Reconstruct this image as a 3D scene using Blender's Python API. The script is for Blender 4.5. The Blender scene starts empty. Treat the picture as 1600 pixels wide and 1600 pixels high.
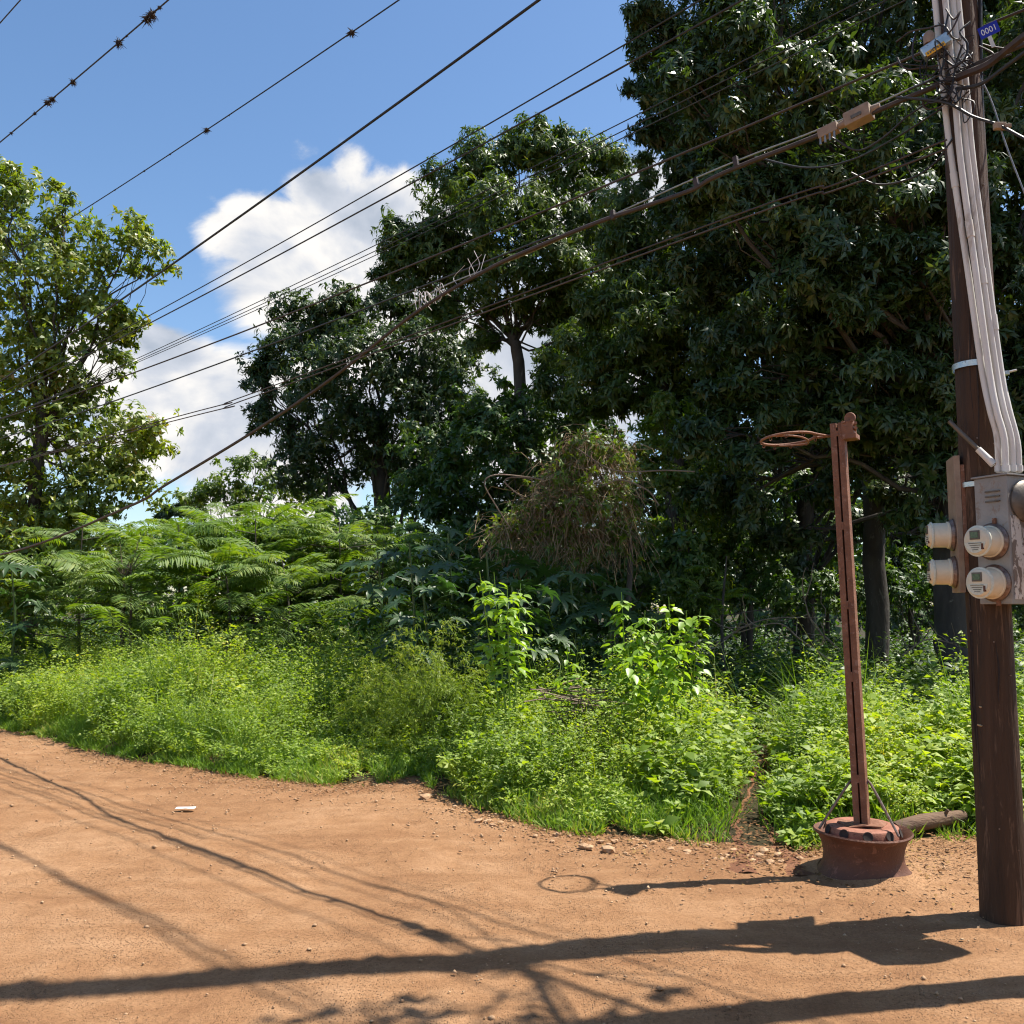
import bpy, bmesh, math, random
import numpy as np
from mathutils import Vector, Matrix

# ------------------------------------------------------------------ camera, sky, sun, exposure
S = bpy.context.scene
COL = S.collection
EYE = np.array([0.0, 0.0, 1.58]); PITCH = math.radians(5.8); FPX = 1450.0   # photograph is 1600 px square
cd = bpy.data.cameras.new('camera'); cam = bpy.data.objects.new('camera', cd); COL.objects.link(cam)
cam.location = EYE; cam.rotation_euler = (math.pi / 2 + PITCH, 0, 0)
cd.sensor_width = 36; cd.lens = 36 * FPX / 1600; cd.clip_start = 0.05; cd.clip_end = 6000
S.camera = cam
SUN_EL = math.radians(61); SUN_AZ = math.radians(78.2)      # azimuth from +Y towards +X
S.view_settings.view_transform = 'Standard'; S.view_settings.look = 'None'
S.view_settings.gamma = 1; S.view_settings.use_curve_mapping = False
S.view_settings.exposure = 0.9
CY = S.cycles; CY.filter_width = 1.15; CY.max_bounces = 5; CY.diffuse_bounces = 3; CY.glossy_bounces = 2; CY.transmission_bounces = 3; CY.adaptive_threshold = 0.02; CY.caustics_reflective = False; CY.caustics_refractive = False
SKY_STRENGTH = 0.1; SUN_STRENGTH = 5.0


def ray(u, v):
    cx, cz = (u - 800) / FPX, (800 - v) / FPX
    c, s = math.cos(PITCH), math.sin(PITCH)
    return np.array([cx, c - s * cz, s + c * cz])


def at(u, v, Y):
    d = ray(u, v); return EYE + d * (Y / d[1])


def gpt(u, v, z=0.0):
    d = ray(u, v); return EYE + d * ((z - EYE[2]) / d[2])


def wire_point(u, v, P, D):
    """photograph pixel -> distance along a vertical plane through P with plan direction D, and height"""
    d = ray(u, v); n = np.array([-D[1], D[0]])
    t = np.dot(n, P[:2] - EYE[:2]) / np.dot(n, d[:2]); q = EYE + d * t
    return np.dot(q[:2] - P[:2], D), q[2]


# ---- node helpers
class NT:
    def __init__(s, tree): s.t = tree; s.n = tree.nodes; s.l = tree.links
    def node(s, typ, **kw):
        n = s.n.new(typ)
        for k, v in kw.items(): setattr(n, k, v)
        return n
    def put(s, sock, v):
        if isinstance(v, bpy.types.NodeSocket): s.l.new(v, sock)
        elif isinstance(v, bpy.types.Node): s.l.new(v.outputs[0], sock)
        else:
            try: sock.default_value = v
            except Exception: sock.default_value = tuple(v) + (1,) if len(v) == 3 else v
    def math(s, op, a, b=None, c=None, clamp=False):
        n = s.node('ShaderNodeMath', operation=op, use_clamp=clamp); s.put(n.inputs[0], a)
        if b is not None: s.put(n.inputs[1], b)
        if c is not None: s.put(n.inputs[2], c)
        return n.outputs[0]
    def vmath(s, op, a, b=None):
        n = s.node('ShaderNodeVectorMath', operation=op); s.put(n.inputs[0], a)
        if b is not None: s.put(n.inputs[1], b)
        return n.outputs[0]
    def noise(s, vec, scale, detail=4, rough=0.55, dist=0.0):
        n = s.node('ShaderNodeTexNoise'); s.put(n.inputs['Vector'], vec)
        n.inputs['Scale'].default_value = scale; n.inputs['Detail'].default_value = detail
        n.inputs['Roughness'].default_value = rough; n.inputs['Distortion'].default_value = dist
        return n.outputs[0]
    def ramp(s, fac, stops, interp='LINEAR'):
        n = s.node('ShaderNodeValToRGB'); n.color_ramp.interpolation = interp; el = n.color_ramp.elements
        while len(el) < len(stops): el.new(0.5)
        for e, (p, c) in zip(el, stops):
            e.position = p; e.color = (c, c, c, 1) if isinstance(c, (int, float)) else tuple(c) + (1,)
        s.put(n.inputs[0], fac); return n.outputs[0]
    def mix(s, fac, a, b, mode='MIX'):
        n = s.node('ShaderNodeMix', data_type='RGBA', blend_type=mode)
        s.put(n.inputs[0], fac); s.put(n.inputs[6], a); s.put(n.inputs[7], b); return n.outputs[2]
    def smooth(s, x, a, b):
        n = s.node('ShaderNodeMapRange', interpolation_type='SMOOTHSTEP')
        s.put(n.inputs[0], x); n.inputs[1].default_value = a; n.inputs[2].default_value = b
        return n.outputs[0]


# ---- sky with fair-weather cumulus
W = bpy.data.worlds.new('World'); S.world = W; W.use_nodes = True
t = NT(W.node_tree); t.n.clear()
sky = t.node('ShaderNodeTexSky', sky_type='NISHITA'); sky.sun_disc = False
sky.sun_elevation = SUN_EL; sky.sun_rotation = SUN_AZ; sky.air_density = 1.0; sky.dust_density = 0.6; sky.ozone_density = 1.3
gen = t.node('ShaderNodeTexCoord').outputs['Generated']
sep = t.node('ShaderNodeSeparateXYZ'); t.put(sep.inputs[0], gen)
az = t.math('ARCTAN2', sep.outputs[0], sep.outputs[1]); el = t.math('ARCSINE', sep.outputs[2])
cmb = t.node('ShaderNodeCombineXYZ'); t.put(cmb.inputs[0], az); t.put(cmb.inputs[1], t.math('MULTIPLY', el, 1.25))
n1 = t.noise(cmb.outputs[0], 5.5, 9, 0.6, 0.3)
n2 = t.noise(t.vmath('ADD', cmb.outputs[0], (3.1, 1.7, 0)), 1.6, 3, 0.5)
def blob(u, v, ru, rv, amp=1.0):
    d = ray(u, v); d /= np.linalg.norm(d); a0 = math.atan2(d[0], d[1]); e0 = math.asin(d[2])
    x = t.math('MULTIPLY', t.math('SUBTRACT', az, a0), FPX / ru); y = t.math('MULTIPLY', t.math('SUBTRACT', el, e0), FPX / rv)
    r2 = t.math('ADD', t.math('MULTIPLY', x, x), t.math('MULTIPLY', y, y))
    return t.math('MULTIPLY', t.math('EXPONENT', t.math('MULTIPLY', r2, -1.0)), amp)
acc = None
for b in [(540, 450, 230, 110), (630, 350, 140, 80), (420, 370, 120, 60), (340, 380, 50, 60, 0.6), (500, 300, 70, 45, 0.75), (548, 262, 50, 60, 0.55), (470, 240, 60, 40, 0.35), (330, 320, 40, 50, 0.42),
          (340, 650, 260, 110), (235, 555, 110, 55), (560, 640, 260, 120), (820, 600, 260, 190), (960, 330, 160, 90), (60, 690, 140, 60, 0.8)]:
    bb = blob(*b); acc = bb if acc is None else t.math('MAXIMUM', acc, bb)
# the same kind of cloud elsewhere round the sky, low down
env = t.math('MULTIPLY', t.smooth(el, 0.02, 0.14), t.math('SUBTRACT', 1.0, t.smooth(el, 0.3, 0.62)))
gap = t.math('SUBTRACT', 1.0, blob(300, 200, 700, 260))
gen_c = t.math('MULTIPLY', t.math('MULTIPLY', t.smooth(n2, 0.5, 0.66), env), gap)
acc = t.math('MAXIMUM', acc, t.math('MULTIPLY', gen_c, 0.8))
dens = t.math('ADD', t.math('MULTIPLY', acc, 1.05), t.math('MULTIPLY', t.math('SUBTRACT', n1, 0.5), 1.35))
mask = t.smooth(dens, 0.34, 0.6)
# billow shading of the clouds: thin and sunward parts bright, thick undersides grey
n1b = t.noise(t.vmath('ADD', cmb.outputs[0], (-0.025, -0.035, 0)), 5.0, 4, 0.55, 0.25)
n3 = t.noise(cmb.outputs[0], 3.2, 4, 0.5)
lit = t.math('ADD', t.math('MULTIPLY', t.math('SUBTRACT', n1, n1b), 2.4), t.math('SUBTRACT', 0.93, t.math('MULTIPLY', t.smooth(dens, 0.55, 1.25), 0.3)))
lit = t.math('ADD', lit, t.math('MULTIPLY', t.math('SUBTRACT', n3, 0.5), 0.5))
ccol = t.ramp(lit, [(0.35, (0.36, 0.43, 0.54)), (0.7, (0.62, 0.66, 0.74)), (1.0, (0.98, 0.95, 0.91))])
CLOUD = 5.8
ccol = t.vmath('SCALE', ccol); ccol.node.inputs['Scale'].default_value = CLOUD
hs_ = t.node('ShaderNodeHueSaturation'); hs_.inputs['Saturation'].default_value = 1.14; t.put(hs_.inputs['Color'], sky.outputs[0]); skyc = hs_.outputs[0]
col = t.mix(mask, skyc, ccol)
bg = t.node('ShaderNodeBackground'); t.put(bg.inputs[0], col); bg.inputs[1].default_value = SKY_STRENGTH
t.put(t.node('ShaderNodeOutputWorld').inputs[0], bg)

sl = bpy.data.lights.new('sun', 'SUN'); sl.energy = SUN_STRENGTH; sl.angle = math.radians(0.53); sl.color = (1.0, 0.94, 0.85)
so = bpy.data.objects.new('sun', sl); COL.objects.link(so); so.location = (30, 10, 50)
sd = Vector((math.sin(SUN_AZ) * math.cos(SUN_EL), math.cos(SUN_AZ) * math.cos(SUN_EL), math.sin(SUN_EL)))
so.rotation_euler = sd.to_track_quat('Z', 'Y').to_euler()

# ------------------------------------------------------------------ helpers
rng = np.random.default_rng(7)
random.seed(7)
UP = np.array([0, 0, 1.0])


def unit(a):
    a = np.asarray(a, float); return a / np.maximum(np.linalg.norm(a, axis=-1, keepdims=True), 1e-9)


def base_of(o):
    p = np.zeros(3)
    while o is not None: p = p + np.array(o.location); o = o.parent
    return p


def put_props(o, label=None, cat=None, group=None, kind=None):
    if label: o['label'] = label
    if cat: o['category'] = cat
    if group: o['group'] = group
    if kind: o['kind'] = kind
    return o


def thing(name, loc, label, cat, group=None):
    o = bpy.data.objects.new(name, None); COL.objects.link(o); o.location = Vector([float(x) for x in loc]); o.empty_display_size = 0.2
    return put_props(o, label, cat, group)


def mesh_np(name, V, F):
    """V (n,3); F (m,k) one polygon size"""
    V = np.ascontiguousarray(V, np.float32); F = np.ascontiguousarray(F, np.int32); k = F.shape[1]
    me = bpy.data.meshes.new(name); me.vertices.add(len(V)); me.vertices.foreach_set('co', V.ravel())
    me.loops.add(F.size); me.loops.foreach_set('vertex_index', F.ravel())
    me.polygons.add(len(F)); me.polygons.foreach_set('loop_start', np.arange(len(F), dtype=np.int32) * k)
    me.update(calc_edges=True); return me


def link(name, me, mat, parent=None, smooth=False, mats=None):
    o = bpy.data.objects.new(name, me); COL.objects.link(o)
    for m in (mats or [mat]): me.materials.append(m)
    if smooth: me.polygons.foreach_set('use_smooth', np.ones(len(me.polygons), bool))
    if parent is not None: o.parent = parent
    return o


class Geo:
    """collects shapes in world coordinates, then becomes one mesh object"""
    def __init__(s): s.V = []; s.F = []; s.n = 0
    def add(s, V, F):
        s.V.append(np.asarray(V, float)); s.F += [tuple(int(i) + s.n for i in f) for f in F]; s.n += len(V); return s
    def box(s, c, size, R=None, bev=0.0):
        bm = bmesh.new(); bmesh.ops.create_cube(bm, size=1.0)
        for v in bm.verts: v.co = Vector((v.co.x * size[0], v.co.y * size[1], v.co.z * size[2]))
        if bev: bmesh.ops.bevel(bm, geom=list(bm.edges), offset=bev, segments=2, affect='EDGES', profile=0.7)
        return s.frombm(bm, c, R)
    def frombm(s, bm, c=(0, 0, 0), R=None):
        bm.verts.index_update()
        V = np.array([v.co[:] for v in bm.verts]); F = [[v.index for v in f.verts] for f in bm.faces]; bm.free()
        if R is not None: V = V @ np.array(R).T
        return s.add(V + np.asarray(c, float), F)
    def tube(s, P, r, sides=8, caps=True):
        P = np.asarray(P, float); n = len(P); r = np.broadcast_to(np.asarray(r, float), (n,))
        T = np.gradient(P, axis=0); T = unit(T); ref = np.array([0.31, 0.17, 0.93]) if abs(T[0][2]) < 0.9 else np.array([0.95, 0.1, 0.2])
        A = unit(np.cross(T, ref)); B = np.cross(T, A); a = np.linspace(0, 2 * math.pi, sides, endpoint=False)
        V = P[:, None] + r[:, None, None] * (A[:, None] * np.cos(a)[None, :, None] + B[:, None] * np.sin(a)[None, :, None])
        V = V.reshape(-1, 3); F = []
        for i in range(n - 1):
            for j in range(sides):
                k = (j + 1) % sides; F.append((i * sides + j, i * sides + k, (i + 1) * sides + k, (i + 1) * sides + j))
        if caps: F.append(tuple(range(sides))[::-1]); F.append(tuple((n - 1) * sides + j for j in range(sides)))
        return s.add(V, F)
    def lathe(s, prof, c, axis=(0, 0, 1), seg=32, close=False):
        ax = unit(axis); ref = np.array([1, 0, 0]) if abs(ax[0]) < 0.9 else np.array([0, 1, 0])
        A = unit(np.cross(ax, ref)); B = np.cross(ax, A); an = np.linspace(0, 2 * math.pi, seg, endpoint=False); V = []
        for r, h in prof:
            for q in an: V.append(np.asarray(c) + ax * h + r * (A * math.cos(q) + B * math.sin(q)))
        F = []; n = len(prof)
        for i in range(n - 1 if not close else n):
            i2 = (i + 1) % n
            for j in range(seg):
                k = (j + 1) % seg; F.append((i * seg + j, i * seg + k, i2 * seg + k, i2 * seg + j))
        if not close:
            if prof[0][0] > 1e-4: F.append(tuple(range(seg))[::-1])
            if prof[-1][0] > 1e-4: F.append(tuple((n - 1) * seg + j for j in range(seg)))
        return s.add(V, F)
    def obj(s, name, mat, parent=None, smooth=False, mats=None):
        V = np.concatenate(s.V) - (base_of(parent) if parent is not None else 0)
        me = bpy.data.meshes.new(name); me.from_pydata(V.tolist(), [], s.F); me.update()
        o = link(name, me, mat, parent, False, mats)
        if smooth:
            me.polygons.foreach_set('use_smooth', np.ones(len(me.polygons), bool))
            try: me.set_sharp_from_angle(angle=math.radians(38))
            except Exception: pass
        return o


def spline(P, n):
    """Catmull-Rom through points"""
    P = np.asarray(P, float); Q = np.vstack([2 * P[0] - P[1], P, 2 * P[-1] - P[-2]]); out = []
    for i in range(len(P) - 1):
        p0, p1, p2, p3 = Q[i:i + 4]
        for u in np.linspace(0, 1, n, endpoint=False):
            out.append(0.5 * ((2 * p1) + (p2 - p0) * u + (2 * p0 - 5 * p1 + 4 * p2 - p3) * u * u + (3 * p1 - p0 - 3 * p2 + p3) * u ** 3))
    out.append(P[-1]); return np.array(out)


_ph = rng.uniform(0, 6.28, (6, 2))
def vnoise(x, y, sc):
    """cheap smooth noise, about -1..1"""
    x = np.asarray(x) * sc; y = np.asarray(y) * sc
    return (np.sin(1.0 * x + 1.7 * y + _ph[0, 0]) + np.sin(-1.9 * x + 0.8 * y + _ph[1, 0]) + np.sin(2.7 * x + 2.1 * y + _ph[2, 0])
            + np.sin(0.6 * x - 3.1 * y + _ph[3, 0]) + np.sin(4.3 * x - 1.3 * y + _ph[4, 0])) / 3.2


# ---- leaves: each a bent blade of two triangles with its own direction
def leaf_arrays(C, A, N, L, Wd, bend=0.25):
    A = unit(A); N = unit(N - (N * A).sum(-1, keepdims=True) * A); Sd = np.cross(A, N)
    L = np.asarray(L)[:, None]; Wd = np.asarray(Wd)[:, None]
    mid = C + A * L * 0.45 + N * L * 0.06
    V = np.stack([C, mid + Sd * Wd * 0.5, mid - Sd * Wd * 0.5, C + A * L * 0.97 - N * L * bend], 1).reshape(-1, 3)
    i = np.arange(len(C))[:, None] * 4
    F = np.concatenate([i + [0, 2, 1], i + [1, 2, 3]], 1).reshape(-1, 3)
    return V, F


def rand_dirs(n, zmin=-1.0):
    z = rng.uniform(zmin, 1, n); a = rng.uniform(0, 2 * math.pi, n); r = np.sqrt(1 - z * z)
    return np.stack([r * np.cos(a), r * np.sin(a), z], 1)


def whorls(P, D, n, L, Wd, lo=45, hi=105, droop=0.35, bend=0.25):
    m = len(P); P = np.repeat(P, n, 0); D = np.repeat(unit(D), n, 0)
    R = rng.normal(size=(m * n, 3)); perp = unit(R - (R * D).sum(-1, keepdims=True) * D)
    th = np.radians(rng.uniform(lo, hi, m * n))[:, None]
    A = unit(D * np.cos(th) + perp * np.sin(th) - UP * droop * rng.uniform(0.4, 1.4, (m * n, 1)))
    N = D + UP * 0.35 + rng.normal(scale=0.28, size=A.shape)
    k = rng.uniform(0.5, 1.2, m * n) * np.repeat(rng.uniform(.75, 1.2, m), n)
    return leaf_arrays(P + D * rng.uniform(-0.3, 0.15, (m * n, 1)) * L, A, N, L * k, Wd * k * rng.uniform(0.8, 1.15, m * n), bend)


def cat_mesh(parts):
    V = []; F = []; n = 0
    for v, f in parts: V.append(v); F.append(f + n); n += len(v)
    return np.concatenate(V), np.concatenate(F)


def wob_(p0, p1):
    return spline([p0, (p0 + p1) / 2 + rng.normal(scale=.05, size=3), p1], 3)


# ------------------------------------------------------------------ materials
def new_mat(name):
    m = bpy.data.materials.new(name); m.use_nodes = True; t = NT(m.node_tree); t.n.clear()
    out = t.node('ShaderNodeOutputMaterial'); return m, t, out


def leaf_mat(name, stops, trans=0.4, rough=0.42, spec=0.5, patch=0.35, tcol=(1.54, 1.5, 0.4)):
    m, t, out = new_mat(name)
    rnd = t.node('ShaderNodeNewGeometry').outputs['Random Per Island']
    pos = t.node('ShaderNodeNewGeometry').outputs['Position']
    pn = t.noise(pos, 0.9, 1)
    f = t.math('ADD', t.math('MULTIPLY', rnd, 1 - patch), t.math('MULTIPLY', t.smooth(pn, 0.3, 0.7), patch))
    c = t.ramp(f, stops)
    p = t.node('ShaderNodeBsdfDiffuse'); t.put(p.inputs[0], c)
    tr = t.node('ShaderNodeBsdfTranslucent'); t.put(tr.inputs[0], t.mix(1.0, c, tcol + (1,), 'MULTIPLY'))
    mx = t.node('ShaderNodeMixShader'); mx.inputs[0].default_value = trans; t.put(mx.inputs[1], p); t.put(mx.inputs[2], tr)
    gl = t.node('ShaderNodeBsdfGlossy'); gl.inputs['Roughness'].default_value = rough; gl.inputs[0].default_value = (1, 1, 1, 1)
    fr = t.node('ShaderNodeLayerWeight'); fr.inputs[0].default_value = .5
    m2 = t.node('ShaderNodeMixShader'); t.put(m2.inputs[0], t.math('ADD', .075 * spec, t.math('MULTIPLY', t.math('POWER', fr.outputs[1], 4.0), .42 * spec))); t.put(m2.inputs[1], mx); t.put(m2.inputs[2], gl)
    t.put(out.inputs[0], m2); return m


def surf_mat(name, c1, c2, scale=8, rough=0.7, metal=0.0, bump=0.2, bscale=60, c3=None, stretch=(1, 1, 1), spec=0.4, detail=6):
    m, t, out = new_mat(name)
    pos = t.vmath('MULTIPLY', t.node('ShaderNodeNewGeometry').outputs['Position'], stretch)
    a = t.noise(pos, scale, detail, 0.62, 0.4); c = t.ramp(a, [(0.3, c1), (0.68, c2)])
    if c3: c = t.mix(t.smooth(t.noise(pos, scale * 2.7, 5, 0.7, 0.6), 0.56, 0.66), c, c3)
    p = t.node('ShaderNodeBsdfPrincipled'); t.put(p.inputs['Base Color'], c)
    p.inputs['Metallic'].default_value = metal; p.inputs['Specular IOR Level'].default_value = spec
    t.put(p.inputs['Roughness'], t.math('ADD', rough - 0.1, t.math('MULTIPLY', a, 0.2)))
    b = t.node('ShaderNodeBump'); b.inputs['Strength'].default_value = bump; b.inputs['Distance'].default_value = 0.02
    t.put(b.inputs['Height'], t.noise(pos, bscale, 5, 0.6)); t.put(p.inputs['Normal'], b)
    t.put(out.inputs[0], p); return m


M = {}
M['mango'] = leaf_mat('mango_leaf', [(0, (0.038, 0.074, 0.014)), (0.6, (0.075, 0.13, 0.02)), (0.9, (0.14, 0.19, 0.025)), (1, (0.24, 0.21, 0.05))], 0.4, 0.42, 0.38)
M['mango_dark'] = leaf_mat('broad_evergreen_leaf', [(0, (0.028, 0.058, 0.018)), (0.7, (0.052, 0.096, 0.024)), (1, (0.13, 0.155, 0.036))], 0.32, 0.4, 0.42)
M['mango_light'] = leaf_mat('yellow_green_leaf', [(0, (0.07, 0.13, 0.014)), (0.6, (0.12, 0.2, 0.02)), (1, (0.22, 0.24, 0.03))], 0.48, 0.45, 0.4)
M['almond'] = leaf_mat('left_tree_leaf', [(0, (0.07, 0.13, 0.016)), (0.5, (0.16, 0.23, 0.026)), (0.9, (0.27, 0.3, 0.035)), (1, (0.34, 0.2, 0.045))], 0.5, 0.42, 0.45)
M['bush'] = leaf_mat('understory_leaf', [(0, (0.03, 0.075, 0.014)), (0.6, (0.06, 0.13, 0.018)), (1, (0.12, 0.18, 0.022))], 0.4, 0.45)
M['frond'] = leaf_mat('feathery_leaf', [(0, (0.075, 0.155, 0.02)), (0.6, (0.14, 0.23, 0.028)), (1, (0.25, 0.31, 0.04))], 0.45, 0.55, 0.3)
M['castor'] = leaf_mat('palmate_leaf', [(0, (0.026, 0.065, 0.018)), (1, (0.055, 0.108, 0.026))], 0.32, 0.42, 0.45, tcol=(1.1, 1.4, 0.6))
M['sapling'] = leaf_mat('bright_sapling_leaf', [(0, (0.17, 0.3, 0.03)), (0.7, (0.24, 0.38, 0.04)), (1, (0.34, 0.41, 0.06))], 0.45, 0.42, 0.45)
M['weed'] = leaf_mat('weed_leaf', [(0, (0.095, 0.175, 0.015)), (0.45, (0.215, 0.325, 0.024)), (0.88, (0.37, 0.45, 0.04)), (1, (0.55, 0.47, 0.085))], 0.48, 0.56, 0.35, 0.4)
M['grass'] = leaf_mat('grass_blade', [(0, (0.11, 0.21, 0.02)), (0.7, (0.19, 0.32, 0.035)), (1, (0.45, 0.38, 0.14))], 0.45, 0.55, 0.3, 0.4)
M['shrub'] = leaf_mat('feathery_shrub_leaf', [(0, (0.12, 0.2, 0.02)), (0.6, (0.21, 0.3, 0.03)), (1, (0.36, 0.38, 0.07))], 0.45, 0.55, 0.3)
M['vine'] = leaf_mat('dry_vine', [(0, (0.11, 0.075, 0.045)), (0.6, (0.27, 0.19, 0.11)), (1, (0.4, 0.31, 0.19))], 0.1, 0.8, 0.1, tcol=(1, 0.9, 0.6))
M['litter'] = leaf_mat('fallen_leaf', [(0, (0.1, 0.05, 0.02)), (0.6, (0.2, 0.1, 0.04)), (1, (0.32, 0.2, 0.07))], 0.1, 0.8, 0.1, tcol=(1, 0.9, 0.6))
M['bark'] = surf_mat('grey_brown_bark', (0.03, 0.024, 0.019), (0.085, 0.07, 0.056), 3.5, 0.85, 0, 0.8, 14, (0.12, 0.11, 0.09), (1, 1, 0.35))
M['twig'] = surf_mat('dry_twig', (0.12, 0.085, 0.055), (0.24, 0.18, 0.13), 6, 0.85, 0, 0.4, 40)
M['pole_wood'] = surf_mat('creosoted_pole_wood', (0.03, 0.016, 0.008), (0.082, 0.041, 0.021), 9, 0.75, 0, 0.9, 46, (0.15, 0.085, 0.05), (1, 1, 0.09), 0.35)
M['scar'] = surf_mat('raw_wood_scar', (0.5, 0.3, 0.14), (0.62, 0.42, 0.22), 30, 0.8)
M['rust'] = surf_mat('rusted_steel', (0.14, 0.058, 0.03), (0.28, 0.13, 0.075), 11, 0.66, 0.15, 0.35, 120, (0.3, 0.17, 0.12))
M['rust_wheel'] = surf_mat('rusty_painted_wheel', (0.085, 0.034, 0.019), (0.145, 0.06, 0.034), 7, 0.66, 0.1, 0.3, 90, (0.2, 0.09, 0.055))
M['rust_rose'] = surf_mat('faded_red_primer', (0.22, 0.08, 0.045), (0.34, 0.145, 0.09), 12, 0.7, 0.0, 0.25, 90, (0.15, 0.055, 0.03))
M['rod'] = surf_mat('worn_steel_rod', (0.12, 0.07, 0.05), (0.3, 0.22, 0.18), 40, 0.45, 0.7, 0.1)
M['galv'] = surf_mat('galvanised_band', (0.42, 0.44, 0.42), (0.62, 0.63, 0.6), 20, 0.32, 0.85, 0.1, 80, (0.3, 0.28, 0.25))
M['cabinet'] = surf_mat('weathered_grey_cabinet', (0.22, 0.205, 0.19), (0.34, 0.325, 0.3), 5, 0.6, 0.2, 0.12, 60, (0.25, 0.19, 0.15))
M['pvc'] = surf_mat('white_conduit', (0.55, 0.52, 0.47), (0.74, 0.72, 0.68), 3, 0.45, 0, 0.08, 60, (0.46, 0.4, 0.34), (1, 1, 0.25))
M['meter'] = surf_mat('cream_meter_housing', (0.62, 0.53, 0.38), (0.74, 0.65, 0.48), 12, 0.4, 0, 0.03, 50)
M['label'] = surf_mat('meter_face_print', (0.5, 0.52, 0.42), (0.68, 0.68, 0.58), 70, 0.5, 0, 0.0)
M['lcd'] = surf_mat('meter_display', (0.05, 0.09, 0.045), (0.11, 0.17, 0.08), 60, 0.25, 0, 0.0)
M['darkgrey'] = surf_mat('dark_metal_cover', (0.09, 0.075, 0.06), (0.16, 0.135, 0.11), 20, 0.5, 0.4, 0.1)
M['black'] = surf_mat('black_cable', (0.012, 0.011, 0.011), (0.035, 0.03, 0.028), 25, 0.5, 0, 0.1)
M['brown'] = surf_mat('sunfaded_brown_cable', (0.028, 0.018, 0.014), (0.065, 0.042, 0.032), 18, 0.55, 0, 0.15)
M['greywire'] = surf_mat('grey_strand', (0.2, 0.19, 0.18), (0.34, 0.32, 0.3), 30, 0.4, 0.6, 0.1)
M['boxtan'] = surf_mat('dusty_tan_plastic', (0.22, 0.15, 0.1), (0.34, 0.25, 0.18), 14, 0.6, 0, 0.1)
M['blue'] = surf_mat('blue_plate', (0.012, 0.016, 0.3), (0.02, 0.028, 0.42), 12, 0.4, 0, 0.03)
M['white'] = surf_mat('white_paint', (0.72, 0.72, 0.72), (0.82, 0.82, 0.82), 12, 0.5, 0, 0.03)
M['yellow'] = surf_mat('yellow_plate', (0.6, 0.32, 0.015), (0.75, 0.43, 0.03), 14, 0.45, 0, 0.03)
M['tuft'] = surf_mat('dark_air_plant', (0.02, 0.014, 0.012), (0.05, 0.035, 0.028), 30, 0.9, 0, 0.1)
M['stone'] = surf_mat('iron_stained_stone', (0.26, 0.14, 0.07), (0.5, 0.33, 0.19), 9, 0.9, 0, 0.4, 50)
M['plastic'] = surf_mat('crumpled_clear_plastic', (0.55, 0.6, 0.62), (0.8, 0.82, 0.82), 30, 0.2, 0, 0.3, 40)
M['log'] = surf_mat('weathered_log_wood', (0.075, 0.042, 0.025), (0.18, 0.11, 0.065), 7, 0.85, 0, 0.8, 40, (0.05, 0.03, 0.02), (0.25, 1, 1))
m_, t_, o_ = new_mat('peeled_paint'); _p = t_.node('ShaderNodeNewGeometry').outputs['Position']
_n = t_.smooth(t_.noise(t_.vmath('MULTIPLY', _p, (1, 1, 0.45)), 26, 5, 0.65, 0.8), 0.47, 0.53)
_b = t_.node('ShaderNodeBsdfPrincipled'); t_.put(_b.inputs['Base Color'], t_.mix(_n, (0.2, 0.16, 0.13, 1), (0.66, 0.62, 0.56, 1)))
_b.inputs['Roughness'].default_value = 0.7; _bm = t_.node('ShaderNodeBump'); _bm.inputs['Strength'].default_value = 0.5; _bm.inputs['Distance'].default_value = 0.004
t_.put(_bm.inputs['Height'], _n); t_.put(_b.inputs['Normal'], _bm); t_.put(o_.inputs[0], _b); M['peel'] = m_


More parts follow.
